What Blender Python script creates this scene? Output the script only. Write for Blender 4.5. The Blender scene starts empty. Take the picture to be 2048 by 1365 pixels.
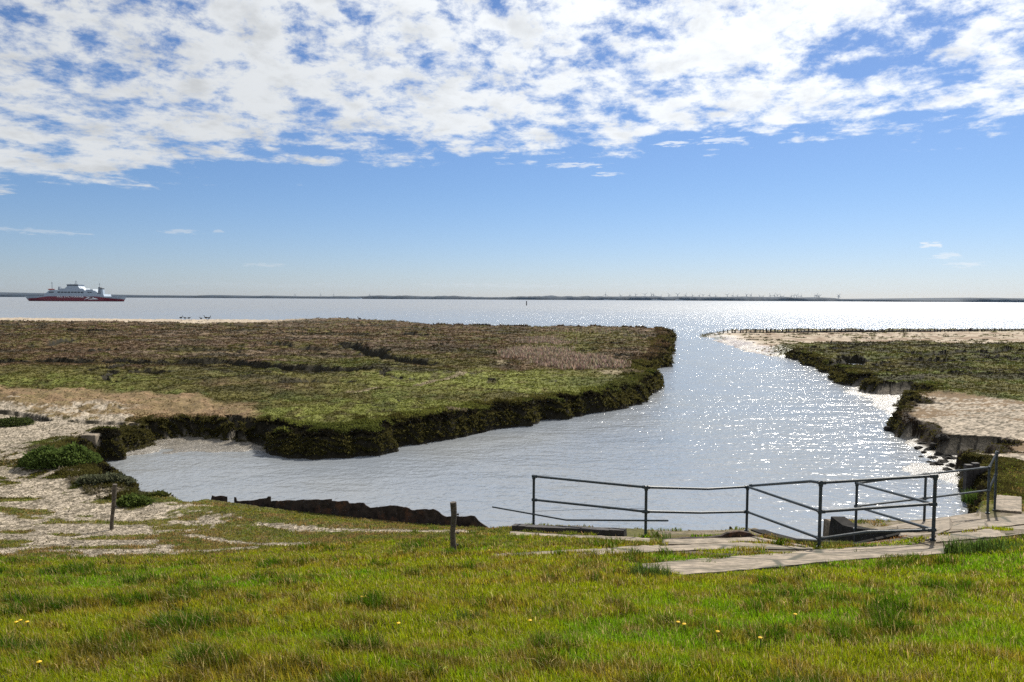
import bpy, math, random
import numpy as np
from mathutils import Vector, Matrix, Quaternion
random.seed(7); rng = np.random.default_rng(7)
R = math.radians
S = bpy.context.scene
C = S.collection

# ---------------------------------------------------------------- camera
FPX, CX, CY, CAMZ = 1500.0, 1024.0, 682.5, 6.0
PITCH, ROLL = R(3.225), R(0.308)
CM = Matrix.Rotation(R(90) - PITCH, 3, 'X') @ Matrix.Rotation(ROLL, 3, 'Z')
CMn = np.array(CM)
cd = bpy.data.cameras.new('camera'); cam = bpy.data.objects.new('camera', cd); C.objects.link(cam)
cam.matrix_world = Matrix.Translation((0, 0, CAMZ)) @ CM.to_4x4()
cd.sensor_width = 36.0; cd.lens = FPX / 2048 * 36.0; cd.clip_start = 0.1; cd.clip_end = 40000
S.camera = cam
# ---------------------------------------------------------------- light
SUN_AZ, SUN_EL = R(31), R(43)
S.view_settings.view_transform = 'Standard'; S.view_settings.look = 'None'
S.view_settings.exposure = 0.42; S.view_settings.gamma = 1.0
sd = Vector((math.sin(SUN_AZ) * math.cos(SUN_EL), math.cos(SUN_AZ) * math.cos(SUN_EL), math.sin(SUN_EL)))
sl = bpy.data.lights.new('sun', 'SUN'); so = bpy.data.objects.new('sun', sl); C.objects.link(so)
sl.energy = 5.0; sl.angle = R(0.5); sl.color = (1.0, 0.95, 0.86)
so.rotation_euler = sd.to_track_quat('Z', 'Y').to_euler(); so.location = (60, 100, 120)
S.cycles.max_bounces = 6; S.cycles.diffuse_bounces = 2; S.cycles.glossy_bounces = 3
S.cycles.transmission_bounces = 3; S.cycles.volume_bounces = 0; S.cycles.transparent_max_bounces = 6
S.cycles.use_denoising = False
S.cycles.sample_clamp_indirect = 6.0


class NT:
    """short-hand for building node trees"""
    def __init__(s, tree): s.t = tree; tree.nodes.clear()
    def n(s, typ, **kw):
        nd = s.t.nodes.new(typ)
        for k, v in kw.items():
            if k.startswith('i_'):
                key = k[2:]; key = int(key) if key.isdigit() else key.replace('_', ' ')
                sock = nd.inputs[key]
                if isinstance(v, bpy.types.NodeSocket): s.t.links.new(v, sock)
                else: sock.default_value = v
            else: setattr(nd, k, v)
        return nd
    def m(s, op, a, b=None, c=None, clamp=False):
        nd = s.t.nodes.new('ShaderNodeMath'); nd.operation = op; nd.use_clamp = clamp
        for i, v in enumerate((a, b, c)):
            if v is None: continue
            if isinstance(v, bpy.types.NodeSocket): s.t.links.new(v, nd.inputs[i])
            else: nd.inputs[i].default_value = v
        return nd.outputs[0]
    def mix(s, f, a, b, typ='RGBA', blend='MIX'):
        nd = s.t.nodes.new('ShaderNodeMix'); nd.data_type = typ
        if typ == 'RGBA': nd.blend_type = blend
        ids = {'RGBA': (0, 6, 7, 2), 'FLOAT': (0, 2, 3, 0)}[typ]
        for i, v in zip(ids[:3], (f, a, b)):
            if isinstance(v, bpy.types.NodeSocket): s.t.links.new(v, nd.inputs[i])
            else: nd.inputs[i].default_value = v
        return nd.outputs[ids[3]]
    def ss(s, v, lo, hi, a=0.0, b=1.0):
        nd = s.t.nodes.new('ShaderNodeMapRange'); nd.interpolation_type = 'SMOOTHSTEP'
        s.t.links.new(v, nd.inputs[0])
        for i, q in enumerate((lo, hi, a, b)): nd.inputs[i + 1].default_value = q
        return nd.outputs[0]
    def l(s, a, b): s.t.links.new(a, b)


# ---------------------------------------------------------------- sky and clouds
W = bpy.data.worlds.new("World"); S.world = W; W.use_nodes = True
g = NT(W.node_tree)
sky = g.n('ShaderNodeTexSky', sky_type='NISHITA', sun_disc=False, sun_elevation=SUN_EL, sun_rotation=SUN_AZ,
          altitude=0.0, air_density=1.0, dust_density=0.25, ozone_density=3.0)
tc = g.n('ShaderNodeTexCoord')
sp = g.n('ShaderNodeSeparateXYZ', i_0=tc.outputs['Generated'])
X, Y, Z = sp.outputs
zc = g.m('MAXIMUM', Z, 0.012)
u = g.m('DIVIDE', X, zc); v = g.m('DIVIDE', Y, zc)
uv = g.n('ShaderNodeCombineXYZ', i_0=u, i_1=v).outputs[0]
rad = g.m('SQRT', g.m('ADD', g.m('MULTIPLY', u, u), g.m('MULTIPLY', v, v)))
uvc = g.n('ShaderNodeCombineXYZ', i_0=g.m('MULTIPLY', g.m('ARCTAN2', X, Y), 3.3), i_1=g.m('MULTIPLY', g.m('LOGARITHM', rad, math.e), 1.75)).outputs[0]
# ragged far edge of the cloud sheet, as a line across the plan of the sky
n_edge = g.n('ShaderNodeTexNoise', i_Vector=g.n('ShaderNodeMapping', i_Vector=uvc, i_Scale=(1.0, 3.2, 1.0)).outputs[0], i_Scale=1.3, i_Detail=5.0, i_Roughness=0.55).outputs[0]
edge = g.m('ADD', v, g.m('MULTIPLY', u, 0.38))
edge = g.m('ADD', edge, g.m('MULTIPLY', g.m('SUBTRACT', n_edge, 0.5), 4.2))
cover = g.ss(edge, 4.3, 6.9, 1.0, 0.0)
n_big = g.n('ShaderNodeTexNoise', i_Vector=uvc, i_Scale=1.6, i_Detail=3.0, i_Roughness=0.5, i_Distortion=0.2).outputs[0]
n_mid = g.n('ShaderNodeTexNoise', i_Vector=uvc, i_Scale=5.2, i_Detail=12.0, i_Roughness=0.66, i_Distortion=0.12).outputs[0]
dens = g.m('ADD', g.m('MULTIPLY', n_big, 0.38), g.m('MULTIPLY', n_mid, 0.62))
thr = g.m('SUBTRACT', 0.74, g.m('MULTIPLY', cover, 0.298))
dd = g.m('SUBTRACT', dens, thr)
cl = g.ss(dd, -0.045, 0.10)
def puff(px_, py_, w_, h_, amt):
    """a lone small cloud low over the sea, by its bearing and elevation"""
    d = CM @ Vector(((px_ - CX) / FPX, -(py_ - CY) / FPX, -1)); d.normalize()
    az, el = math.atan2(d.x, d.y), math.asin(d.z)
    a = g.m('DIVIDE', g.m('SUBTRACT', g.m('ARCTAN2', X, Y), az), w_ / FPX)
    e = g.m('DIVIDE', g.m('SUBTRACT', Z, math.sin(el)), h_ / FPX)
    q = g.m('ADD', g.m('MULTIPLY', a, a), g.m('MULTIPLY', e, e))
    nn = g.m('MULTIPLY', g.m('SUBTRACT', n_puff, 0.46), 5.0)
    return g.m('MULTIPLY', g.ss(g.m('ADD', q, nn), 0.1, 1.0, 1.0, 0.0), amt)
st = g.n('ShaderNodeMapping', i_Vector=tc.outputs['Generated'], i_Scale=(26, 26, 150)).outputs[0]
n_puff = g.n('ShaderNodeTexNoise', i_Vector=st, i_Scale=2.2, i_Detail=5.0, i_Roughness=0.6).outputs[0]
for pf in ((1865, 490, 22, 8, .75), (1893, 514, 26, 8, .5), (1928, 530, 34, 6, .5), (1150, 331, 70, 7, .6), (1215, 349, 34, 5, .55),
           (60, 463, 90, 6, .3), (355, 463, 50, 5, .4), (435, 464, 14, 4, .35), (525, 530, 50, 5, .3), (1340, 288, 40, 6, .7), (1440, 280, 60, 8, .6),
           (1000, 572, 190, 6, .3), (560, 572, 260, 7, .14), (1310, 572, 120, 6, .2), (1480, 575, 160, 5, .16)):
    cl = g.m('MAXIMUM', cl, puff(*pf))
# cloud shade: thick parts greyer, thin parts white; sunward side brighter
sunv = g.n('ShaderNodeVectorMath', operation='DOT_PRODUCT', i_0=tc.outputs['Generated'], i_1=tuple(sd)).outputs['Value']
glow = g.ss(sunv, 0.55, 1.0, 0.84, 1.25)
uv2 = g.n('ShaderNodeVectorMath', operation='ADD', i_0=uvc, i_1=(0.05, 0.07, 0.0)).outputs[0]
n_sh = g.n('ShaderNodeTexNoise', i_Vector=uv2, i_Scale=4.2, i_Detail=6.0, i_Roughness=0.58, i_Distortion=0.25).outputs[0]
thick = g.m('ADD', g.m('MULTIPLY', dd, 1.6), g.m('MULTIPLY', g.m('SUBTRACT', n_sh, 0.47), 2.2))
shade = g.ss(thick, 0.08, 0.75, 1.0, 0.78)
cb = g.m('MULTIPLY', shade, glow)
ccol = g.n('ShaderNodeVectorMath', operation='SCALE', i_0=(0.93, 0.965, 1.0), i_Scale=cb).outputs[0]
SKY_STRENGTH = 0.076
tint = g.mix(g.ss(Z, 0.0, 0.16), (.655, .735, 1.0, 1), (.60, .725, .94, 1))
skyc = g.mix(1.0, sky.outputs[0], tint, blend='MULTIPLY')
bg1 = g.n('ShaderNodeBackground', i_Color=skyc, i_Strength=SKY_STRENGTH)
bg2 = g.n('ShaderNodeBackground', i_Color=ccol, i_Strength=0.70)
mx = g.n('ShaderNodeMixShader', i_0=g.m('MULTIPLY', cl, g.ss(Z, 0.0, 0.03)), i_1=bg1.outputs[0], i_2=bg2.outputs[0])
ow = g.n('ShaderNodeOutputWorld', i_Surface=mx.outputs[0])

# ---------------------------------------------------------------- helpers
def tag(o, label=None, cat=None, group=None, kind=None):
    if label: o['label'] = label
    if cat: o['category'] = cat
    if group: o['group'] = group
    if kind: o['kind'] = kind
    return o
def link(o, parent=None):
    C.objects.link(o)
    if parent: o.parent = parent
    return o
def empty(name, loc, rz=0.0):
    o = bpy.data.objects.new(name, None); C.objects.link(o); o.location = loc; o.rotation_euler = (0, 0, rz)
    o.empty_display_size = 0.3; return o
def copy_tree(o, parent=None):
    c = o.copy(); C.objects.link(c); c.parent = parent
    for ch in list(o.children): copy_tree(ch, c)
    return c
def np_mesh(name, V, F, mat=None, col=None, smooth=False):
    """V (n,3); F list of index arrays (m,3) or (m,4)"""
    me = bpy.data.meshes.new(name)
    F = [np.asarray(f, dtype=np.int32) for f in F if len(f)]
    tot = np.concatenate([np.full(len(f), f.shape[1], dtype=np.int32) for f in F])
    idx = np.concatenate([f.ravel() for f in F])
    st_ = np.zeros(len(tot), dtype=np.int32); st_[1:] = np.cumsum(tot)[:-1]
    me.vertices.add(len(V)); me.vertices.foreach_set('co', np.asarray(V, dtype=np.float32).ravel())
    me.loops.add(len(idx)); me.loops.foreach_set('vertex_index', idx)
    me.polygons.add(len(tot)); me.polygons.foreach_set('loop_start', st_); me.polygons.foreach_set('loop_total', tot)
    if smooth: me.polygons.foreach_set('use_smooth', np.ones(len(tot), dtype=bool))
    if col is not None:
        a = me.color_attributes.new('Col', 'FLOAT_COLOR', 'POINT')
        c4 = np.ones((len(V), 4), dtype=np.float32); c4[:, :col.shape[1]] = col
        a.data.foreach_set('color', c4.ravel())
    me.update(); me.validate()
    if mat: me.materials.append(mat)
    return me
class MB:
    """collects simple solids and builds them as one mesh object"""
    def __init__(s): s.v = []; s.f = []; s.mi = []
    def add(s, vs, fs, mi=0):
        b = len(s.v); s.v += [tuple(p) for p in vs]; s.f += [tuple(i + b for i in f) for f in fs]; s.mi += [mi] * len(fs); return s
    def box(s, lo, hi, mi=0, M=None):
        x0, y0, z0 = lo; x1, y1, z1 = hi
        p = [Vector(q) for q in ((x0, y0, z0), (x1, y0, z0), (x1, y1, z0), (x0, y1, z0), (x0, y0, z1), (x1, y0, z1), (x1, y1, z1), (x0, y1, z1))]
        if M: p = [M @ q for q in p]
        return s.add(p, [(0, 3, 2, 1), (4, 5, 6, 7), (0, 1, 5, 4), (1, 2, 6, 5), (2, 3, 7, 6), (3, 0, 4, 7)], mi)
    def prism(s, poly, y0, y1, mi=0):
        """poly in (x, z), extruded along y"""
        n = len(poly); vs = [(x, y0, z) for x, z in poly] + [(x, y1, z) for x, z in poly]
        fs = [tuple(range(n)), tuple(range(2 * n - 1, n - 1, -1))] + [(i, i + n, (i + 1) % n + n, (i + 1) % n) for i in range(n)]
        return s.add(vs, fs, mi)
    def tube(s, pts, r, seg=8, mi=0, caps=True):
        pts = [Vector(p) for p in pts]; rs = r if hasattr(r, '__len__') else [r] * len(pts)
        rings = []; prev = None
        for i, p in enumerate(pts):
            t = (pts[min(i + 1, len(pts) - 1)] - pts[max(i - 1, 0)]).normalized()
            ref = prev if prev is not None else (Vector((0, 0, 1)) if abs(t.z) < .9 else Vector((1, 0, 0)))
            a = (ref - t * ref.dot(t)).normalized(); b = t.cross(a); prev = a
            rings.append([p + (a * math.cos(2 * math.pi * k / seg) + b * math.sin(2 * math.pi * k / seg)) * rs[i] for k in range(seg)])
        vs = [q for rg in rings for q in rg]; fs = []
        for i in range(len(rings) - 1):
            for k in range(seg):
                fs.append((i * seg + k, i * seg + (k + 1) % seg, (i + 1) * seg + (k + 1) % seg, (i + 1) * seg + k))
        if caps: fs += [tuple(range(seg - 1, -1, -1)), tuple(range((len(rings) - 1) * seg, len(rings) * seg))]
        return s.add(vs, fs, mi)
    def build(s, name, mats, parent=None, smooth=False, bevel=0.0):
        me = bpy.data.meshes.new(name); me.from_pydata(s.v, [], s.f)
        for m in (mats if isinstance(mats, (list, tuple)) else [mats]): me.materials.append(m)
        me.polygons.foreach_set('material_index', s.mi)
        if smooth: me.polygons.foreach_set('use_smooth', [True] * len(s.f))
        me.update(); o = bpy.data.objects.new(name, me); link(o, parent)
        if bevel: bm_ = o.modifiers.new('bevel', 'BEVEL'); bm_.width = bevel; bm_.segments = 2; bm_.limit_method = 'ANGLE'
        return o

# pixel <-> ground
def ray(px_, py_): return CM @ Vector(((px_ - CX) / FPX, -(py_ - CY) / FPX, -1.0))
def P(px_, py_, z):
    d = ray(px_, py_); t = (z - CAMZ) / d.z; return Vector((d.x * t, d.y * t, z))
def PD(px_, py_, depth):
    d = ray(px_, py_); t = depth / d.y; return Vector((d.x * t, depth, CAMZ + d.z * t))
def PZ(px_ignored, py_, x, y):
    """height at plan position (x,y) that shows at image row py_"""
    lo, hi = -5.0, 80.0
    inv = CM.transposed()
    for _ in range(50):
        m = (lo + hi) / 2; q = inv @ Vector((x, y, m - CAMZ)); row = CY - FPX * q.y / -q.z
        if row > py_: lo = m
        else: hi = m
    return lo

# value noise in plain numpy
def vnoise(x, y, seed=0):
    x = np.asarray(x, float); y = np.asarray(y, float)
    xi = np.floor(x).astype(np.int64); yi = np.floor(y).astype(np.int64); fx = x - xi; fy = y - yi
    fx = fx * fx * fx * (fx * (fx * 6 - 15) + 10); fy = fy * fy * fy * (fy * (fy * 6 - 15) + 10)
    def h(a, b):
        n = (a * 374761393 + b * 668265263 + seed * 1442695041) & 0xFFFFFFFF
        n = ((n ^ (n >> 13)) * 1274126177) & 0xFFFFFFFF
        n = ((n ^ (n >> 15)) * 2246822519) & 0xFFFFFFFF
        return ((n ^ (n >> 16)) & 0xFFFFFF) / float(0xFFFFFF)
    return (h(xi, yi) * (1 - fx) + h(xi + 1, yi) * fx) * (1 - fy) + (h(xi, yi + 1) * (1 - fx) + h(xi + 1, yi + 1) * fx) * fy
def fbm(x, y, oct_=4, seed=0, gain=.5):
    s = 0; a = 1; t = 0
    for k in range(oct_):
        s = s + a * vnoise(x * 2.03 ** k + 17.3 * k, y * 2.03 ** k - 9.1 * k, seed + k); t += a; a *= gain
    return s / t
def sst(x, a, b):
    t = np.clip((x - a) / (b - a), 0, 1); return t * t * (3 - 2 * t)
def seg_d(x, y, ax, ay, bx, by):
    dx, dy = bx - ax, by - ay; L = dx * dx + dy * dy + 1e-9
    t = np.clip(((x - ax) * dx + (y - ay) * dy) / L, 0, 1)
    return np.hypot(x - ax - t * dx, y - ay - t * dy)
def poly_sd(x, y, pts):
    """signed distance to polygon (positive inside)"""
    d = np.full(x.shape, 1e9); ins = np.zeros(x.shape, bool); n = len(pts)
    for i in range(n):
        ax, ay = pts[i][:2]; bx, by = pts[(i + 1) % n][:2]
        d = np.minimum(d, seg_d(x, y, ax, ay, bx, by))
        c = (ay > y) != (by > y)
        with np.errstate(divide='ignore', invalid='ignore'): ins ^= c & (x < (bx - ax) * (y - ay) / (by - ay + 1e-12) + ax)
    return np.where(ins, d, -d)
def path_d(x, y, pts):
    d = np.full(x.shape, 1e9)
    for a, b in zip(pts[:-1], pts[1:]): d = np.minimum(d, seg_d(x, y, a[0], a[1], b[0], b[1]))
    return d
def gp(lst, z=0.9): return [tuple(P(a, b, z)[:2]) for a, b in lst]

# ---------------------------------------------------------------- lie of the land
# shoreline: (px, py, z seen at, bank width of the edge that starts here)
PILE_A, PILE_B = PD(413, 1008, 19.3), PD(972, 1056, 16.4)
SH = [(-400, 632, 0, 7), (0, 637, 0, 7), (330, 640.5, 0, 6), (700, 642.5, 0, 5), (800, 647, .3, 2), (880, 651, .8, .9), (1000, 653.4, .85, .7),
      (1200, 655.4, .85, .7), (1322, 657.4, .85, .7), (1336, 664, .2, .9), (1341, 674, 0, .8), (1343, 690, 0, .8), (1343, 709, 0, .8), (1329, 728, 0, .8),
      (1319, 747, 0, .7), (1303, 760, 0, .7), (1309, 778, 0, .6), (1307, 802, 0, .6), (1282, 812, 0, .6), (1200, 825, 0, .6), (1120, 840, 0, .6),
      (1040, 853, 0, .6), (960, 865, 0, .6), (880, 881, 0, .7), (820, 895, 0, .6), (760, 908, 0, .6), (700, 917, 0, .6), (600, 915, 0, .6),
      (530, 907, 0, -1.6), (430, 911, 0, -2.3), (352, 905, 0, -2.0), (338, 896, 0, -1.2), (300, 904, 0, -.7), (262, 913, 0, .6), (240, 920, 0, .5), (196, 922, 0, .5),
      (187, 938, 0, .8), (200, 950, .1, 1.0), (243, 958, .2, .8), (249, 974, .2, 1.0), (236, 992, .2, 1.2), (286, 1000, .2, .9), (310, 1013, .3, .9),
      (366, 1014, .4, .8)]
SHW = [(*P(a, b, z)[:2], w) for a, b, z, w in SH]
SHW += [(PILE_A.x, PILE_A.y, .06), (PILE_B.x, PILE_B.y, .12)]
SHW += [(*P(a, b, z)[:2], w) for a, b, z, w in [(1030, 1056, 1.05, .2), (1250, 1070, 1.05, .2), (1330, 1078, 1.1, .2), (1440, 1074, 1.1, .15)]]
NX0, NX1, NY0 = 5.15, 7.1, 13.2                    # the outlet recess
SHW += [(NX0, 15.6, .02), (NX0, NY0, .02), (NX1, NY0, .02), (NX1, 16.9, .1)]
SHW += [(*P(a, b, z)[:2], w) for a, b, z, w in [(1800, 1048, .95, .15), (1850, 1041, .95, .15), (1930, 1029, .95, .3), (1950, 1020, .4, .6), (1930, 988, 0, .6), (1933, 974, 0, -1.0),
      (1880, 961, 0, -2.0), (1830, 946, 0, -2.8), (1797, 935, 0, -2.4), (1838, 906, 0, -.6), (1797, 876, 0, .36), (1773, 861, 0, .36), (1786, 848, 0, .36), (1790, 833, 0, -1.6),
      (1745, 807, 0, -3.2), (1704, 787, 0, -1.0), (1693, 772, 0, .7), (1664, 752, 0, .7), (1641, 739, 0, .7), (1605, 729, 0, .8), (1576, 715, 0, 3.0), (1533, 711, 0, 5.0),
      (1494, 703, 0, 5.0), (1468, 696, 0, 4.0), (1429, 678, 0, 4.0), (1395, 672.5, 0, 5.0), (1426, 667, 0, 3), (1444, 666, 0, 3), (1700, 664.5, .1, 3), (2048, 663.5, .1, 3), (2500, 665, .1, 3)]]
SHW += [(700, 150, 3), (9000, 9000, 5), (-9000, 9000, 5)]

GUL = [(gp([(-200, 730), (0, 728), (120, 727), (300, 727), (450, 724), (500, 732), (560, 738), (640, 741), (700, 745)]), 1.15, .62),
       (gp([(690, 690), (740, 702), (775, 718), (840, 728)]), 1.0, .7), (gp([(380, 646), (500, 653), (620, 655)]), 2.6, .5),
       (gp([(790, 668), (850, 673)]), 1.8, .7), (gp([(-100, 701), (90, 691), (150, 680)]), 1.2, .35),
       (gp([(2300, 698), (2048, 700), (1960, 703), (1855, 706)], .75), 1.6, .55), (gp([(1690, 728), (1720, 716), (1800, 714.5), (1960, 722)], .75), 1.1, .5),
       (gp([(468, 838), (540, 850), (612, 860)]), .30, .45), (gp([(360, 846), (300, 850), (150, 842)]), .28, .16), (gp([(90, 840), (40, 828), (-60, 822)]), .3, .18),
       (gp([(1010, 700), (960, 700)]), 1.0, .3), (gp([(560, 690), (640, 700), (700, 698)]), 1.0, .3), (gp([(150, 705), (260, 700), (420, 706)]), .9, .3),
       (gp([(700, 770), (620, 765), (560, 772)]), .5, .25), (gp([(1900, 745), (2100, 748)], .75), .8, .3)]
POOL = [(P(178, 671, .3), 4.0, 2.6), (P(1704, 725, .2), 1.3, 1.6)]
LOW_L = [tuple(P(a, b, z)[:2]) for a, b, z in [(-300, 812, .85), (10, 812, .85), (120, 838, .85), (390, 842, .85), (330, 852, .85), (190, 868, .85), (120, 882, .85), (65, 890, .85), (62, 935, .85), (150, 962, .85),
         (240, 985, .85), (400, 1024, .9), (475, 1040, .92), (400, 1058, .95), (300, 1074, 1.0), (420, 1094, 1.1), (270, 1116, 1.25), (80, 1120, 1.3), (-300, 1130, 1.35)]]
BRN_L = gp([(-300, 790), (0, 781), (200, 788), (420, 800), (515, 815), (505, 830), (480, 856), (380, 856), (300, 852), (150, 842), (20, 816), (-300, 816)], .9)
FLAT_R = gp([(1838, 796), (1860, 787), (1960, 793), (2048, 805), (2400, 835), (2400, 950), (2048, 925), (1960, 912), (1900, 902), (1800, 862), (1788, 848)], .75)
SAND_R = gp([(1380, 673), (1440, 663), (2500, 662), (2500, 678), (2048, 687), (1960, 690), (1800, 685), (1700, 687), (1550, 693), (1562, 706), (1500, 712), (1400, 690)], .5)
LPX = [(-5, 4.7), (0, 4.5), (2, 4.4), (4, 3.93), (6, 3.36), (8, 2.78), (11, 1.93), (13, 1.38), (14.5, 1.12), (16, 1.0), (18, .93), (24, .9)]
RPX = [(-5, 4.7), (0, 4.5), (2, 4.4), (4, 3.95), (8, 2.95), (12.5, 1.87), (14.5, 1.42), (16, 1.13), (17, 1.02), (19, .93), (24, .9)]

def land(x, y, full=False):
    x = np.asarray(x, float); y = np.asarray(y, float)
    sdw = np.full(x.shape, 1e9); ins = np.zeros(x.shape, bool); bw = np.ones(x.shape); n = len(SHW)
    for i in range(n):
        ax, ay, w = SHW[i]; bx, by, _ = SHW[(i + 1) % n]
        q = seg_d(x, y, ax, ay, bx, by); k = q < sdw; sdw = np.where(k, q, sdw); bw = np.where(k, w, bw)
        c = (ay > y) != (by > y); ins ^= c & (x < (bx - ax) * (y - ay) / (by - ay + 1e-12) + ax)
    D = np.where(ins, -sdw, sdw)
    hard = (bw < .3) & (bw > 0); bw = np.where((bw > .3) & (bw < 1), np.minimum(1.27, bw * (.85 + 1.9 * fbm(x * .45, y * .45, 2, 8)) * np.where(x > 12 + (y - 20) * .17, .8, 1)), bw)
    jag = (fbm(x * .9, y * .9, 3, 3) - .5) * 1.3 + (fbm(x * .5, y * .5, 2, 6) - .5) * .9 + (fbm(x * .22, y * .22, 2, 5) - .5) * 1.6 * np.clip((y - 25) / 25, 0, 1)
    D = D + np.where(hard, 0, jag * np.clip(np.abs(bw), .4, 1.2) * np.clip((y - 12) / 12, 0, 1))
    # base heights
    lz = np.interp(y, *zip(*LPX)); rz = np.interp(y, *zip(*RPX)); t = sst(x, -6.5, 1.0)
    H = lz * (1 - t) + rz * t
    H = H + sst(x, 5.0, 8.0) * .3 * sst(y, 15.5, 12.0) * sst(y, 3, 9)
    far = sst(y, 18, 26)
    und = (fbm(x * .08, y * .08, 3, 11) - .5) * .35 + (fbm(x * .5, y * .5, 3, 12) - .5) * .16
    marsh = np.where(x > 12 + (y - 20) * .17, .74, 1.02) + und
    H = H * (1 - far) + marsh * far
    low = sst(poly_sd(x, y, LOW_L), -.5, .8)
    H = np.where(y > 14, H - low * .12 * sst(y, 14, 17), H)
    sand = sst(poly_sd(x, y, SAND_R), -1, 2)
    H = H * (1 - sand) + (.42 + und * .5) * sand
    fl = sst(poly_sd(x, y, FLAT_R), -.6, .8); H = H * (1 - fl) + (.72 + und * .5) * fl
    pd_ = seg_d(x, y, PILE_A.x, PILE_A.y, PILE_B.x, PILE_B.y); H = H - .16 * sst(pd_, 1.3, .2)
    H = H - .16 * sst(y, 12.2, 12.9) * sst(y, 14, 13.5) * sst(x, 4.9, 5.3) * sst(x, 7.4, 7.0)
    # left far beach
    bch = sst(y + x * .10, 140, 152) * sst(x, -40, -62); H = H * (1 - bch) + .42 * bch; H = H - und * .6 * sst(y, 110, 135)
    # raised green swell and tussocky roughness
    H = H + sst(y, 20, 30) * (1 - sand) * (1 - fl) * (1 - low) * ((fbm(x * 1.7, y * 1.7, 3, 21) - .5) * .30 + (fbm(x * .33, y * .45, 3, 22) - .5) * .42 * sst(D, .5, 3))
    sub = np.zeros(x.shape)
    for pts, w, dp in GUL:
        if w > .5: w, dp = w * 1.45, dp * 1.6
        q = path_d(x, y, pts) + (fbm(x * .6, y * .6, 2, 31) - .5) * w
        sub = np.maximum(sub, dp * (1 - sst(q, w * .45, w)))
    rdg = np.abs(fbm(x * .055, y * .10, 3, 35) - .5) + np.abs(fbm(x * .021, y * .021, 2, 36) - .5) * .05
    sub = np.maximum(sub, .75 * (1 - sst(rdg, .004, .014)) * sst(y, 40, 52) * (D > 2.5) * (1 - fl) * (1 - sand))
    for c, rx, ry in POOL:
        q = np.hypot((x - c.x) / rx, (y - c.y) / ry) + (fbm(x * .3, y * .3, 2, 33) - .5) * .6
        sub = np.maximum(sub, 1.6 * (1 - sst(q, .7, 1.0)))
    neg = bw < 0; bw = np.abs(bw)
    f = np.clip(D / bw, 0, 1); prof = np.where(bw > 1.3, f ** .8, 1 - (1 - f) ** 2.2)
    prof = np.where(neg, .16 * f + .84 * (1 - (1 - np.clip((D - bw) / .5, 0, 1)) ** 2.2), prof); bw = np.where(neg, -bw, bw)
    z = np.where(D > 0, .0 + (H - sub) * prof, np.maximum(D * .45, -1.4) - .03)
    hz = np.where(hard & (D <= 0), -1.0, z)
    if full: return hz, D, bw, low, sand, fl, sub, jag
    return hz
def land1(x, y): return float(land(np.array([x]), np.array([y]))[0])
def G(px_, py_, tmax=400.0):
    """where the view ray through a pixel meets the ground"""
    d = ray(px_, py_); d = d / d.y
    t = np.concatenate([np.arange(2.5, 40, .02), np.arange(40, 260, .15)])
    zt = land(d.x * t, t); zr = CAMZ + d.z * t
    zt = np.maximum(zt, 0.0); k = np.argmax(zr <= zt); tt = t[k]
    return Vector((d.x * tt, tt, float(zt[k])))

# ---------------------------------------------------------------- materials
def pm(name, col, rough=.7, noise=0.0, scale=8.0, bump=0.0, metal=0.0, spec=.5, col2=None, c2=(.5, .62)):
    m = bpy.data.materials.new(name); m.use_nodes = True; t = NT(m.node_tree)
    tcn = t.n('ShaderNodeTexCoord').outputs['Object']
    nz = t.n('ShaderNodeTexNoise', i_Vector=tcn, i_Scale=scale, i_Detail=6.0, i_Roughness=.65).outputs[0]
    base = (*col, 1)
    colr = t.mix(1.0, base, t.n('ShaderNodeCombineXYZ', i_0=t.ss(nz, .3, .7, 1 - noise, 1 + noise), i_1=t.ss(nz, .3, .7, 1 - noise, 1 + noise), i_2=t.ss(nz, .3, .7, 1 - noise, 1 + noise)).outputs[0], blend='MULTIPLY')
    if col2:
        n2 = t.n('ShaderNodeTexNoise', i_Vector=tcn, i_Scale=scale * .37, i_Detail=8.0, i_Roughness=.7).outputs[0]
        colr = t.mix(t.ss(n2, *c2), colr, (*col2, 1))
    b = t.n('ShaderNodeBsdfPrincipled', i_Base_Color=colr, i_Roughness=rough, i_Metallic=metal)
    b.inputs['Specular IOR Level'].default_value = spec
    if bump: t.l(t.n('ShaderNodeBump', i_Strength=bump, i_Distance=.02, i_Height=nz).outputs[0], b.inputs['Normal'])
    t.n('ShaderNodeOutputMaterial', i_Surface=b.outputs[0]); return m
def leaf_mat(name, trans=.45, rough=.6, gloss=.06):
    m = bpy.data.materials.new(name); m.use_nodes = True; t = NT(m.node_tree)
    c = t.n('ShaderNodeAttribute', attribute_name='Col').outputs['Color']
    d = t.n('ShaderNodeBsdfDiffuse', i_Color=c); tr = t.n('ShaderNodeBsdfTranslucent', i_Color=c)
    a = t.n('ShaderNodeMixShader', i_0=trans, i_1=d.outputs[0], i_2=tr.outputs[0])
    gl = t.n('ShaderNodeBsdfGlossy', i_Roughness=.42); gl.inputs['Color'].default_value = (1, 1, 1, 1)
    a2 = t.n('ShaderNodeMixShader', i_0=gloss, i_1=a.outputs[0], i_2=gl.outputs[0])
    t.n('ShaderNodeOutputMaterial', i_Surface=a2.outputs[0]); return m
M_grass = leaf_mat('grass_blades', .5, gloss=.006)
M_leaf = leaf_mat('marsh_leaves', .42, gloss=0.0)

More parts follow.
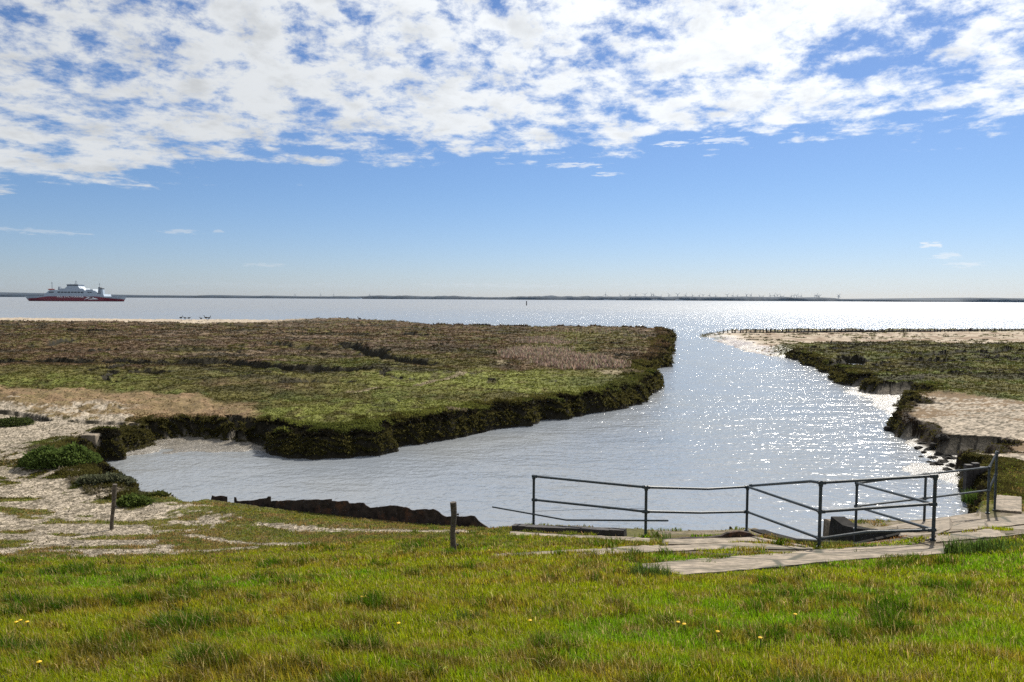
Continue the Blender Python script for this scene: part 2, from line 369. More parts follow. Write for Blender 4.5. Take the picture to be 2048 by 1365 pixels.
m = bpy.data.materials.new('earth'); m.use_nodes = True; t = NT(m.node_tree)
at = t.n('ShaderNodeAttribute', attribute_name='Col'); geo = t.n('ShaderNodeTexCoord').outputs['Object']
n1 = t.n('ShaderNodeTexNoise', i_Vector=geo, i_Scale=9.0, i_Detail=7.0, i_Roughness=.7).outputs[0]
n2 = t.n('ShaderNodeTexNoise', i_Vector=geo, i_Scale=1.3, i_Detail=6.0, i_Roughness=.65).outputs[0]
k = t.m('MULTIPLY', t.ss(n1, .28, .72, .55, 1.45), t.ss(n2, .3, .7, .8, 1.2))
cc = t.n('ShaderNodeVectorMath', operation='SCALE', i_0=at.outputs['Color'], i_Scale=k).outputs[0]
rg = t.m('SUBTRACT', .95, t.m('MULTIPLY', t.m('SUBTRACT', 1.0, at.outputs['Alpha']), .62))
b = t.n('ShaderNodeBsdfPrincipled', i_Base_Color=cc, i_Roughness=rg)
t.l(t.m('SUBTRACT', .6, t.m('MULTIPLY', at.outputs['Alpha'], .48)), b.inputs['Specular IOR Level'])
t.l(t.n('ShaderNodeBump', i_Strength=.8, i_Distance=.06, i_Height=t.m('ADD', n1, t.m('MULTIPLY', n2, 2.0))).outputs[0], b.inputs['Normal'])
t.n('ShaderNodeOutputMaterial', i_Surface=b.outputs[0]); M_earth = m

m = bpy.data.materials.new('sea_water'); m.use_nodes = True; t = NT(m.node_tree)
geo = t.n('ShaderNodeTexCoord').outputs['Object']
def wav(rot, sx, sy, sc, det=3.0, ro=.5):
    mp = t.n('ShaderNodeMapping', i_Vector=geo, i_Rotation=(0, 0, R(rot)), i_Scale=(sx, sy, 1))
    return t.n('ShaderNodeTexNoise', i_Vector=mp.outputs[0], i_Scale=sc, i_Detail=det, i_Roughness=ro, i_Distortion=.3).outputs[0]
w1 = wav(12, .55, 1.0, 2.2, 2.0); w2 = wav(-38, 1.0, .8, 5.0, 3.0); w3 = wav(5, .5, 1.0, .5, 2.0)
calm = t.n('ShaderNodeTexNoise', i_Vector=geo, i_Scale=.035, i_Detail=3.0).outputs[0]
dist = t.n('ShaderNodeVectorMath', operation='LENGTH', i_0=geo).outputs['Value']
hgt = t.m('ADD', t.m('ADD', t.m('MULTIPLY', w1, .10), t.m('MULTIPLY', w2, .06)), t.m('MULTIPLY', w3, .22))
amp = t.m('MULTIPLY', t.ss(calm, .3, .65, .75, 1.1), t.m('MULTIPLY', t.ss(dist, 18, 45, .5, 1.15), t.ss(dist, 60, 260, 1.0, 2.1)))
bp = t.n('ShaderNodeBump', i_Distance=1.0, i_Strength=1.0, i_Height=t.m('MULTIPLY', hgt, amp))
shal = t.n('ShaderNodeTexNoise', i_Vector=geo, i_Scale=.12, i_Detail=2.0).outputs[0]
b = t.n('ShaderNodeBsdfPrincipled', i_Base_Color=t.mix(t.ss(shal, .35, .65), (.20, .22, .245, 1), (.215, .225, .23, 1)), i_Roughness=t.ss(dist, 30, 600, .18, .42), i_IOR=1.333, i_Normal=bp.outputs[0])
t.n('ShaderNodeOutputMaterial', i_Surface=b.outputs[0]); M_water = m

M_pipe = pm('painted_steel_pipe', (.030, .042, .050), .5, .35, 14, .15, 0.0, .35, col2=(.09, .05, .03), c2=(.6, .72))
M_rust = pm('rusty_sheet_steel', (.040, .030, .025), .9, .6, 7, .7, 0.0, .2, col2=(.12, .06, .035), c2=(.50, .66))
M_wood = pm('weathered_wood', (.085, .068, .052), .9, .5, 18, .6, col2=(.06, .055, .035), c2=(.5, .66))
M_dkwood = pm('wet_dark_wood', (.035, .03, .027), .8, .4, 6, .4)
M_conc = pm('weathered_concrete', (.225, .18, .13), .92, .42, 6, .7, col2=(.11, .088, .055), c2=(.46, .64))
t = NT.__new__(NT); t.t = M_conc.node_tree     # cracks and joints in the slabs
vo = t.n('ShaderNodeTexVoronoi', feature='DISTANCE_TO_EDGE', i_Vector=t.n('ShaderNodeMapping', i_Vector=t.n('ShaderNodeTexCoord').outputs['Object'], i_Rotation=(0, 0, .16), i_Scale=(.55, 1.0, 1.0)).outputs[0], i_Scale=.8).outputs['Distance']
pb_ = [n for n in t.t.nodes if n.type == 'BSDF_PRINCIPLED'][0]; src = pb_.inputs['Base Color'].links[0].from_socket
t.l(t.mix(t.ss(vo, .008, .03), (.055, .05, .03, 1), src), pb_.inputs['Base Color'])
M_conc_shade = pm('shaded_concrete', (.022, .020, .018), .97, .4, 5, .5, 0.0, .1, col2=(.014, .015, .010), c2=(.5, .65))  # concrete with the shade of the outlet recess put into its colour
M_white_shade = pm('shaded_white_paint', (.30, .36, .43), .45, .06, .3)  # white dulled and blued: backlit shade mixed into the paint colour
M_grey = pm('grey_ship_paint', (.16, .19, .23), .5, .08, .3)
M_red = pm('red_ship_paint', (.18, .012, .026), .4, .1, .3)
M_letter = pm('white_lettering', (.80, .80, .82), .5)
M_glass = pm('dark_ship_glass', (.02, .03, .045), .15)
M_black = pm('black_paint', (.025, .027, .03), .5, .2, 1)
M_orange = pm('orange_lifeboat', (.28, .05, .03), .5, .1, 1)
M_turb = pm('backlit_turbine_paint', (.10, .11, .13), .5, .05, .1)  # pale turbines darkened in the colour, as seen against the light
M_far = pm('hazed_far_land', (.012, .022, .035), .95, .4, .01)  # blue of the distant air mixed into the land colour
M_bird = pm('dark_feathers', (.05, .045, .04), .9, .3, 12)
M_rock = pm('wet_dark_stone', (.022, .019, .015), .9, .5, 9, .6, 0.0, .15)
M_pet = pm('yellow_petals', (.80, .50, .01), .7, .15, 60)
M_stalk = pm('flower_stalk', (.09, .14, .03), .7)
M_ins = pm('dark_plastic', (.03, .02, .02), .5)
# ================================================================ SETTING
# ---- ground grid: fine inside the view, coarse outside it
us = np.concatenate([[-9, -6, -4, -2.6, -1.9, -1.5, -1.25, -1.1, -1.0, -.94, -.9], np.arange(-.86, .86, .0016), [.9, .94, 1.0, 1.1, 1.25, 1.5, 1.9, 2.6, 4, 6, 9]])
s_ = np.concatenate([np.arange(1.7, .45, -.006), np.arange(.45, .10, -.0009), np.arange(.10, .0225, -.00055)])
ys = np.concatenate([[-60, -40, -25, -15, -8, -4, -2, 0, 1, 1.6, 2.2, 2.6], 5.2 / s_])
UU, YY = np.meshgrid(us, ys); XX = UU * np.maximum(YY, 3.0)
gx, gy = XX.ravel(), YY.ravel()
gz, gD, gbw, glow_, gsand, gflat, gsub, gjag = land(gx, gy, True)
near = gy < 20
gz = gz + np.where(near, (fbm(gx * 2.2, gy * 2.2, 3, 41) - .5) * .10 * sst(gy, 12, 6), 0)
def lerp(a, b, t): return a * (1 - t[:, None]) + np.array(b)[None, :] * t[:, None]
def blob(cx_, cy_, rx_, ry_, z=.95, soft=.6, seed=50):
    c = P(cx_, cy_, z); a = P(cx_ + rx_, cy_, z); u0 = P(cx_, cy_ - ry_, z); u1 = P(cx_, cy_ + ry_, z)
    q = np.hypot((gx - c.x) / (a.x - c.x), np.where(gy > c.y, (gy - c.y) / (u0.y - c.y), (c.y - gy) / (c.y - u1.y)))
    q = q + (fbm(gx * .35, gy * .35, 3, seed) - .5) * .9
    return 1 - sst(q, 1 - soft, 1 + soft * .4)
nA = fbm(gx * .07, gy * .07, 3, 61); nB = fbm(gx * .35, gy * .35, 4, 62); nC = fbm(gx * 1.6, gy * 1.6, 4, 63); nD = fbm(gx * 6, gy * 6, 3, 64)
GREEN, OLIVE, BROWN, DARK = (.080, .090, .022), (.085, .076, .022), (.098, .064, .036), (.022, .019, .012)
BRIGHT, STRAW, TAN, SHELL, SANDC, MUD = (.165, .175, .040), (.22, .18, .11), (.20, .135, .075), (.40, .365, .31), (.36, .295, .22), (.10, .085, .065)
col = np.tile(np.array(OLIVE), (len(gx), 1))
right = gx > 12 + (gy - 20) * .17
fard = sst(gy + (nB - .5) * 40 + (nA - .5) * 50, 48, 72)
col = lerp(col, GREEN, sst(nB + (nC - .5) * .6, .45, .62))
col = lerp(col, BROWN, np.where(right, .25 * sst(gy, 60, 100) * sst(nB, .4, .6), fard * sst(nC * .5 + nB * .5, .33, .55)))
nS = fbm(gx * .045, gy * .12, 4, 66); nS2 = fbm(gx * .12, gy * .4, 3, 67)
col = lerp(col, (.145, .105, .072), sst(nS, .52, .66) * sst(nS2, .42, .58) * np.where(right, .25, .9) * sst(gy, 40, 60))
col = lerp(col, (.036, .031, .018), sst(nS2, .56, .68) * .85 * sst(gy, 34, 50))
col = col * (.74 + .52 * sst(fbm(gx * .75, gy * 1.1, 4, 68), .36, .62))[:, None]
for bl in ((1120, 690, 90, 24), (1180, 668, 90, 10), (1000, 752, 190, 16), (900, 770, 260, 22), (760, 826, 220, 26), (560, 850, 60, 20), (1060, 780, 160, 14), (200, 765, 260, 16)):
    w = blob(*bl, seed=70 + bl[0] % 13); col = lerp(col, BRIGHT, w * sst(nC, .3, .55) * (.45 if bl[0] in (1120, 1180, 200) else .8))
for bl in ((1085, 712, 85, 13), (1165, 726, 95, 16), (1080, 684, 70, 9)):
    col = lerp(col, (.15, .115, .085), blob(*bl, soft=.4, seed=88) * sst(nD * .5 + nC * .5, .38, .56))
for bl in ((650, 706, 150, 10), (560, 680, 120, 10), (230, 712, 150, 8), (400, 690, 140, 8), (820, 690, 160, 12)):
    col = lerp(col, (.115, .080, .055), blob(*bl, soft=.6, seed=89) * sst(nC, .42, .6) * .8)
# bare patches
brn = sst(poly_sd(gx, gy, BRN_L) + (nB - .5) * 3, -.4, .5); col = lerp(col, TAN, brn * (.65 + .35 * sst(nC, .35, .6)))
alpha = np.ones(len(gx))
shell_t = sst(poly_sd(gx, gy, LOW_L) + (nC - .5) * 3.0 + (nD - .5) * .8, -.15, .35)
speck = sst(nD + (vnoise(gx * 21, gy * 15, 77) - .5) * .9, .30, .60)
shellc = np.array((.155, .13, .09))[None, :] * (1 - speck[:, None]) + np.array((.38, .32, .245))[None, :] * speck[:, None]
isl = sst(fbm(gx * .8, gy * 1.9, 3, 98) + (nC - .5) * .25, .60, .64)      # low plant islands on the shell bank
shell_t = shell_t * (1 - isl * sst(gy, 27, 22))
col = col * (1 - shell_t[:, None]) + shellc * shell_t[:, None]
rv = sst(blob(330, 841, 190, 7, seed=91) + blob(120, 828, 120, 14, seed=92) + blob(150, 815, 160, 9, seed=93) * .6, .25, .6) * sst(nC + (nD - .5) * .5, .42, .55)
col = col * (1 - rv[:, None]) + shellc * rv[:, None]
flt = sst(poly_sd(gx, gy, FLAT_R) + (nC - .5) * 1.2, -.2, .3)
stre = sst(fbm(gx * .16, gy * .55, 4, 95) + (nD - .5) * .35, .47, .56)
speck2 = sst(nD + (vnoise(gx * 10, gy * 7, 78) - .5) * .9, .30, .62)[:, None]
flc = np.array((.155, .105, .058))[None, :] * (1 - stre[:, None]) + (np.array((.12, .10, .07)) * (1 - speck2) + np.array((.36, .30, .23)) * speck2) * stre[:, None]
col = col * (1 - flt[:, None]) + flc * flt[:, None]
sn = np.clip(gsand, 0, 1) * sst(nB + (nC - .5) * .7, .28, .4); col = lerp(col, SANDC, sn); col = lerp(col, (.16, .10, .06), gsand * sst(nB, .55, .66) * .8)
bch = sst(gy + gx * .10 + (nB - .5) * 8, 144, 152) * sst(gx, -40, -62); col = lerp(col, SANDC, bch)
# near turf
turf = sst(gy, 19, 16) * (1 - shell_t); nt = nB * .5 + nC * .5
tc_ = np.tile(np.array((.085, .082, .024)), (len(gx), 1)); tc_ = lerp(tc_, (.125, .095, .045), sst(nt, .48, .6)); tc_ = lerp(tc_, (.05, .075, .02), sst(gy, 13, 10) * .7)
tc_ = lerp(tc_, (.030, .032, .010), sst(gy, 13.2, 11.5)); col = col * (1 - turf[:, None]) + tc_ * turf[:, None]
for pts, w in ((gp([(515, 1048), (640, 1062), (760, 1076), (930, 1092)], 1.0), .17), (gp([(380, 1066), (480, 1090), (610, 1104)], 1.1), .10), (gp([(585, 1066), (720, 1074)], 1.0), .07),
               (gp([(690, 1076), (780, 1080)], 1.0), .12), (gp([(200, 1116), (340, 1112), (500, 1100)], 1.2), .12)):
    q = path_d(gx, gy, pts) + (nD - .5) * .25 + (nC - .5) * .3; k_ = 1 - sst(q, w * .7, w); col = col * (1 - k_[:, None]) + shellc * k_[:, None]; shell_t = np.maximum(shell_t, k_)
CZ = [tuple(G(a, b)[:2]) for a, b in [(1325, 1079), (1440, 1076), (1513, 1073), (1560, 1083), (1640, 1101), (1700, 1093), (1715, 1064), (1800, 1050), (1850, 1043), (1960, 1027), (2110, 1022), (2110, 1064), (1990, 1078),
      (1870, 1094), (1640, 1106), (1560, 1106), (1330, 1108)]]
CZC = CZ
zz_c = sst(poly_sd(gx, gy, CZC) + (nC - .5) * .8, -.2, .2) * (gy < 19); zz_c = np.maximum(zz_c, ((gx > 7.0) & (gx < 11.2) & (gy > 13) & (gy < 18.4)) | ((gx > 2.9) & (gx < 5.2) & (gy > 14.2) & (gy < 17))); col = lerp(col, (.16, .13, .095), zz_c * (.6 + .4 * sst(nD, .4, .6)))
for pts, w in ((gp([(700, 786), (780, 778), (850, 768), (890, 758), (935, 747)], 1.0), .35), (gp([(1215, 746), (1262, 746)], 1.0), .9), (gp([(925, 822), (900, 822)], 1.0), .3), (gp([(1000, 724), (1008, 730)], 1.0), .4)):
    q = path_d(gx, gy, pts) + (nD - .5) * .3; col = lerp(col, STRAW, 1 - sst(q, w * .6, w))
# bank faces and wet margins
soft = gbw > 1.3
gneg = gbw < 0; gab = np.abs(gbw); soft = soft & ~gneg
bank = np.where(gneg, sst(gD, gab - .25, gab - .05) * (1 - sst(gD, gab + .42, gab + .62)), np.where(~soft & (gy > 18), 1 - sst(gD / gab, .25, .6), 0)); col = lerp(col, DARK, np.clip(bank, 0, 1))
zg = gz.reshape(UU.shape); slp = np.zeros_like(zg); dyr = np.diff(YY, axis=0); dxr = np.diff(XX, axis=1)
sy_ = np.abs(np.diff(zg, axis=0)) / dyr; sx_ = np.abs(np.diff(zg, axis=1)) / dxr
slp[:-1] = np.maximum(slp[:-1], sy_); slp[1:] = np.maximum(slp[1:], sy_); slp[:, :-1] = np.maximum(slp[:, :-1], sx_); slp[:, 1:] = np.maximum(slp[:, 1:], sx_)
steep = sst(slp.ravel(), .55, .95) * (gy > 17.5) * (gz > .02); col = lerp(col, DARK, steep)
wetm = np.where(gneg, 1 - sst(gD, gab - .15, gab), np.where(soft & (gy < 70), 1 - sst(gD / gab, .55, 1.0), 0)); col = lerp(col, (.17, .15, .12), np.clip(wetm, 0, 1))
steep_ = steep
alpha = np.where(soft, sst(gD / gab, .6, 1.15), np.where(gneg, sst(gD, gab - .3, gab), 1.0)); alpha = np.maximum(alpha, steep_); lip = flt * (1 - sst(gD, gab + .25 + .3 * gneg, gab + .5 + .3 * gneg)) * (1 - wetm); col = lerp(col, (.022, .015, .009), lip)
sb = np.clip(gsub / .5, 0, 1); col = lerp(col, DARK, sst(sb, .1, .8) * np.where(gy > 20, 1, .6))  # shade of the backlit gully sides painted into the ground colour
gveg = (1 - sst(gsub, .05, .15)) * (1 - shell_t) * (1 - brn * .85) * (1 - flt) * (1 - sn) * (1 - bch) * (1 - wetm) * (1 - rv)
gveg = np.maximum(gveg, bank * gneg * (1 - flt)); gveg = np.maximum(gveg, lip * .12 * (gz > .15))
nr, nc = UU.shape; I = np.arange(nr * nc).reshape(nr, nc)
Q = np.stack([I[:-1, :-1].ravel(), I[:-1, 1:].ravel(), I[1:, 1:].ravel(), I[1:, :-1].ravel()], 1)
Q = Q[(gz[Q].max(1) > -.4)]
GV = np.stack([gx, gy, gz], 1)
me = np_mesh('ground', GV, [Q], M_earth, np.concatenate([col, alpha[:, None]], 1), smooth=True)
tag(link(bpy.data.objects.new('ground', me)), kind='structure')

# ---- water to the far shore
mb = MB(); mb.add([(-14000, 8, 0), (14000, 8, 0), (14000, 9000, 0), (-14000, 9000, 0)], [(0, 1, 2, 3)])
tag(mb.build('water', M_water), kind='structure')
# ---- far shore: low land with a wooded, uneven skyline
def far_strip(name, y0, y1, zf, x0, x1, nx):
    xs = np.linspace(x0, x1, nx); rows = [(y0, 0.0), (y0 + 12, .6), (y0 + 60, .92), (y0 + 160, 1.0), (y1, .6)]
    V = []; 
    for yy, f in rows: V += [np.stack([xs, np.full(nx, yy) + (fbm(xs * .002, xs * 0 + 3, 3, 9) - .5) * 500, zf(xs) * f - .5], 1)]
    V = np.concatenate(V); I2 = np.arange(len(V)).reshape(len(rows), nx)
    F = np.stack([I2[:-1, :-1].ravel(), I2[:-1, 1:].ravel(), I2[1:, 1:].ravel(), I2[1:, :-1].ravel()], 1)
    o = link(bpy.data.objects.new(name, np_mesh(name, V, [F], M_far))); tag(o, kind='structure'); return o
def shore_h(xs):
    a = fbm(xs * .0016, xs * 0, 3, 101); bq = fbm(xs * .012, xs * 0 + 5, 3, 103); c = fbm(xs * .05, xs * 0 + 9, 2, 104)
    w = sst(a, .38, .62); return 14 + w * (5 + 8 * bq + 3 * c) + 6 * np.clip(1 - np.abs(xs + 3600) / 1800, 0, 1) * bq + 3.0 * c
far_strip('far_shore', 4700, 7600, shore_h, -9000, 9000, 3600)

# ---- haze: the air between here and the far shore
mb = MB(); mb.box((-13000, -150, -2.5), (13000, 8900, 150))
M_haze = bpy.data.materials.new('haze_air'); M_haze.use_nodes = True; t = NT(M_haze.node_tree)
pv = t.n('ShaderNodeVolumePrincipled', i_Density=.000013, i_Anisotropy=.2); pv.inputs['Color'].default_value = (.45, .68, 1.0, 1)
t.n('ShaderNodeOutputMaterial', i_Volume=pv.outputs[0])
tag(mb.build('haze', M_haze), kind='stuff')

# ---- vegetation: leafy sprigs over the salt marsh
def sprigs(name, idx, sz, colr, per=3, mat=M_leaf, up=.8, parent=None):
    n = len(idx); base = np.repeat(GV[idx], per, 0); s = np.repeat(sz, per)[:, None]; N = n * per
    base = base + rng.normal(0, .55, (N, 3)) * s * np.array([1, 1, .15])
    d = rng.normal(0, 1, (N, 3)); d[:, 2] = np.abs(d[:, 2]) * up + .25; d /= np.linalg.norm(d, axis=1)[:, None]
    a = np.cross(d, rng.normal(0, 1, (N, 3))); a /= np.linalg.norm(a, axis=1)[:, None] + 1e-6
    L = s * rng.uniform(.6, 1.5, (N, 1))
    V = np.stack([base - a * L * .28 - d * L * .2, base + a * L * .28 - d * L * .2, base + a * L * .16 + d * L * .7, base - a * L * .10 + d * L], 1).reshape(-1, 3)
    F = np.arange(N * 4).reshape(N, 4)
    cr = np.repeat(np.repeat(colr, per, 0) * rng.uniform(.78, 1.22, (N, 1)), 4, 0)
    return np_mesh(name, V, [F], mat, np.clip(cr, 0, .9))
inview = (np.abs(UU.ravel()) < .95) & (gy > 19) & (seg_d(gx, gy, PILE_A.x, PILE_A.y, PILE_B.x, PILE_B.y) > 1.0)
def pick(w, n):
    w = np.where(w > 0, w, 0); p = w / w.sum(); return rng.choice(len(w), n, p=p)
for nm, side, n in (('marsh_vegetation', ~right, 185000), ('marsh_vegetation', right, 80000)):
    edge_w = 1 + 3.0 * ((gD < gab * 1.6 + .4 * gneg) & (gD > 0.02) & ~soft)
    w = np.where(inview & side & (gD > .02) & (gz > .12), gveg * edge_w, 0)
    ix = pick(w, n); dd_ = gy[ix]
    sz = np.clip(dd_ * .0014, .035, .15) * (1 + (.4 if side is right else .9) * ((gD[ix] < gab[ix] * 1.5) & ~soft[ix])) * rng.uniform(.6, 1.4, n)
    cv = col[ix].copy(); k_ = (bank[ix] > .3); cv[k_] = cv[k_] * .4 + np.array(OLIVE) * .75
    o = link(bpy.data.objects.new(nm, sprigs(nm, ix, sz, cv)))
    tag(o, 'low dark green and brown salt marsh plants left of the creek mouth' if side is not right else 'low dark green salt marsh plants on the flat right of the creek', 'marsh plants', kind='stuff')
# dry pale reeds on the marsh
def blades(name, base, h, w, colr, lean=.35, mat=M_grass):
    n = len(base); th = rng.uniform(0, 2 * math.pi, n); ax = np.stack([np.cos(th), np.sin(th), np.zeros(n)], 1)
    ph = rng.uniform(0, 2 * math.pi, n); ln = np.abs(rng.normal(0, lean, n)); wind = np.array([-.12, -.08])
    dv = np.stack([np.cos(ph) * ln + wind[0], np.sin(ph) * ln + wind[1]], 1)
    mid = base.copy(); mid[:, :2] += dv * h[:, None] * .28; mid[:, 2] += h * .55
    tip = base.copy(); tip[:, :2] += dv * h[:, None] * 1.0; tip[:, 2] += h * (1 - .3 * np.clip(ln, 0, 1))
    ww = w[:, None]
    V = np.stack([base - ax * ww * .5, base + ax * ww * .5, mid + ax * ww * .42, mid - ax * ww * .42, tip], 1).reshape(-1, 3)
    o = np.arange(n)[:, None] * 5
    c0 = colr * rng.uniform(.35, 1.65, (n, 1)) * rng.uniform(.85, 1.15, (n, 3)); c5 = np.repeat(c0[:, None, :], 5, 1)
    return np_mesh(name, V, [o + np.array([[0, 1, 2, 3]]), o + np.array([[3, 2, 4]])], mat, np.clip(c5.reshape(-1, 3), 0, .9))
wr = np.where(gD > .3, blob(1085, 712, 80, 13, soft=.3, seed=88) + blob(1165, 727, 92, 14, soft=.3, seed=88) + .6 * blob(1090, 684, 60, 8, soft=.3, seed=88) + .35 * blob(1165, 664, 80, 5, soft=.3, seed=88), 0)
ix = pick(np.where(inview, wr, 0), 9000)
me = blades('dry_reeds', GV[ix] + rng.normal(0, .15, (9000, 3)) * [1, 1, 0], rng.uniform(.18, .42, 9000), rng.uniform(.05, .10, 9000), np.tile(np.array((.23, .175, .13)), (9000, 1)), .3)
tag(link(bpy.data.objects.new('dry_reeds', me)), 'dry pale reed patches standing on the green marsh', 'reeds', kind='stuff')

# ---- concrete strips of the bank revetment
STRIPS = []
def strip(top, bot, label, lift=.022, mat=M_conc, name='concrete_strip'):
    n = 24
    def res(pl):
        xs = np.linspace(pl[0][0], pl[-1][0], n); return [G(xx, np.interp(xx, *zip(*pl))) for xx in xs]
    a, b_ = res(top), res(bot); mb = MB(); vs = []
    for p, q in zip(a, b_):
        jz = random.uniform(-.006, .006)
        vs += [(p.x, p.y, p.z + lift + jz), (q.x, q.y, q.z + lift + jz), (q.x, q.y, q.z - .15), (p.x, p.y, p.z - .15)]
    fs = []
    for i in range(n - 1):
        for k in range(4): fs.append((i * 4 + k, i * 4 + (k + 1) % 4, (i + 1) * 4 + (k + 1) % 4, (i + 1) * 4 + k))
    fs += [(3, 2, 1, 0), tuple((n - 1) * 4 + k for k in range(4))]
    mb.add(vs, fs); o = mb.build(name, mat); tag(o, kind='structure')
    STRIPS.append([(p.x, p.y) for p in a] + [(p.x, p.y) for p in reversed(b_)])
    return o
strip([(1285, 1131), (1420, 1119), (1560, 1109), (1660, 1100), (1800, 1094), (1900, 1096)], [(1285, 1138), (1365, 1153), (1500, 1142), (1680, 1124), (1800, 1116), (1900, 1110)], 'a')
strip([(1150, 1110), (1330, 1094), (1487, 1087), (1560, 1093), (1625, 1099)], [(1150, 1116), (1330, 1105), (1480, 1100), (1560, 1101), (1625, 1102)], 'b')
strip([(985, 1111), (1180, 1101), (1320, 1092)], [(985, 1117), (1180, 1107), (1320, 1098)], 'c')
strip([(1020, 1066), (1150, 1073), (1300, 1080)], [(1020, 1074), (1150, 1079), (1300, 1088)], 'd', lift=.03)
strip([(1325, 1082), (1440, 1077), (1500, 1074), (1560, 1085), (1620, 1095)], [(1325, 1092), (1440, 1088), (1500, 1085), (1560, 1091), (1620, 1097)], 'e', lift=.02)
strip([(1872, 1056), (1976, 1039), (2120, 1022)], [(1872, 1070), (1976, 1058), (2120, 1043)], 'f')
strip([(1872, 1073), (1976, 1061), (2120, 1046)], [(1872, 1087), (1976, 1078), (2120, 1065)], 'g')
strip([(1720, 1064), (1800, 1050), (1840, 1043), (1930, 1031), (1962, 1026)], [(1720, 1066), (1800, 1075), (1850, 1084), (1930, 1046), (1962, 1040)], 'h', lift=.02)
strip([(1994, 994), (2043, 998)], [(1988, 1024), (2043, 1028)], 'i', lift=.05)
def in_strip(x, y, grow=0.0):
    r = np.zeros(x.shape, bool)
    for pl in STRIPS: r |= poly_sd(x, y, pl) > -grow
    return r

# ---- grass of the dike
N = 620000
yy = 3.0 * (14.6 / 3.0) ** rng.uniform(0, 1, N) ** .92; xx = rng.uniform(-.80, .80, N) * (yy + .6)
N2 = 330000      # the slope goes on beyond the frame
y2 = np.concatenate([rng.uniform(-1.5, 3.2, 110000), rng.uniform(2.5, 14.6, N2 - 110000)])
x2 = np.where(np.arange(N2) < 110000, rng.uniform(-5.5, 5.5, N2), np.sign(rng.uniform(-1, 1, N2)) * (.78 * (y2 + .6) + 5.0 * rng.uniform(0, 1, N2) ** 1.4))
xx = np.concatenate([xx, x2]); yy = np.concatenate([yy, y2]); N = len(xx)
toe = 13.0 - 1.0 * sst(xx, -2, -7) + .9 * (fbm(xx * .5, yy * .0, 3, 201) - .5) + .8 * sst(xx, 7.0, 8.0) * 0
zz = land(xx, yy); zz = zz + (fbm(xx * 2.2, yy * 2.2, 3, 41) - .5) * .10 * sst(yy, 12, 6)
keep = (yy < toe + .9) & (zz > .5) & ~in_strip(xx + (fbm(xx * 3, yy * 3, 2, 207) - .5) * .5, yy + (fbm(xx * 2.2, yy * 2.2, 3, 208) - .42) * .55, -.05)
rec = (xx > NX0 - .1) & (xx < NX1 + .1) & (yy > NY0 - .1); keep &= ~rec
# thin out over the slabs' zone between strips
zone = (xx > 1.6) & (yy > 10.6 + .0 * xx); cz = poly_sd(xx, yy, CZ) + (fbm(xx * 2.5, yy * 4, 2, 205) - .5) * .5 > 0; keep &= ~(cz & (fbm(xx * .7, yy * 3.0, 3, 204) < .57))
keep &= ~(zone & (fbm(xx * .9, yy * 2.2, 3, 203) < .50))
xx, yy, zz = xx[keep], yy[keep], zz[keep]; n = len(xx)
gA = fbm(xx * .35, yy * .6, 3, 211); gB = fbm(xx * 1.3, yy * 1.8, 3, 212); gC = fbm(xx * 4.5, yy * 6, 2, 213)
tall = sst(gB * .45 + gC * .55 + (gA - .5) * .15, .63, .73)
h = (.034 + .05 * rng.uniform(0, 1, n) ** 1.6 + .04 * gC) * (.6 + .8 * gB) + tall * rng.uniform(.02, .08, n)
for pl in STRIPS[:1]: h = h * (.5 + .5 * sst(-poly_sd(xx, yy, pl), .0, .6))
drz = (xx > 4.6) & (xx < 7.7) & (yy > 11.9); h = np.where(drz, h * .5, h)
w = np.clip(.00085 * yy, .0040, .012) * rng.uniform(.7, 1.4, n)
c = np.tile(np.array((.205, .235, .006)), (n, 1))
c = lerp(c, (.135, .25, .006), sst(gA + (gB - .5) * .5, .45, .62) * .9)
c = lerp(c, (.36, .26, .03), sst(gB + (gC - .5) * .7, .50, .62) * (1 - tall) * .7)
c = lerp(c, (.055, .12, .004), tall * .92); c = c * (1.15 - .28 * sst(gB * .7 + gA * .3, .5, .62) - .6 * sst(gC * .6 + gB * .4, .50, .64) * (1 - tall))[:, None]
dry = rng.uniform(0, 1, n) < .10 + .16 * sst(gC, .5, .65) * (1 - tall); c[dry] = np.array((.42, .33, .13)) * rng.uniform(.6, 1.2, (dry.sum(), 1))
c[drz] = np.array((.30, .15, .05)) * rng.uniform(.6, 1.2, (drz.sum(), 1))
me = blades('grass', np.stack([xx, yy, zz - .006], 1), h, w, c, .5)
tag(link(bpy.data.objects.new('grass', me)), 'short patchy green and straw coloured grass on the dike slope', 'grass', kind='stuff')
# low turf on the strip of land before the creek
N = 150000
wt = np.where((gy > 11.5) & (gy < 24) & (np.abs(UU.ravel()) < .95) & (gD > .15) & (gz > .3), gveg * (1 - in_strip(gx, gy)), 0)
wt = np.where((gx > 1.5) & (gx < 12) & (gy > 13.0), wt * (fbm(gx * .9, gy * 2.2, 3, 203) > .56), wt)
wt = np.where((gx > NX0 - .15) & (gx < NX1 + .15) & (gy > NY0 - .2), 0, wt)
apron = ((gx > 7.0) & (gx < 11.2) & (gy > 13) & (gy < 18.4)) | ((gx > 2.9) & (gx < 5.2) & (gy > 14.2) & (gy < 17))
wt = np.where(apron, wt * (fbm(gx * 1.5, gy * 2.5, 3, 206) > .60), wt)
wt = np.where((gy < 20) & (gx > 1) & (poly_sd(gx, gy, CZ) > .02), wt * .0, wt)
ix = pick(wt, N); bs = GV[ix] + rng.normal(0, .02, (N, 3)) * [1, 1, 0]
tb = fbm(bs[:, 0] * 1.1, bs[:, 1] * 1.8, 3, 221); tc2 = fbm(bs[:, 0] * 5, bs[:, 1] * 7, 2, 222)
h = (.02 + .03 * rng.uniform(0, 1, N)) * (.5 + tb) + .05 * sst(tc2, .6, .75) * (bs[:, 0] > -2)
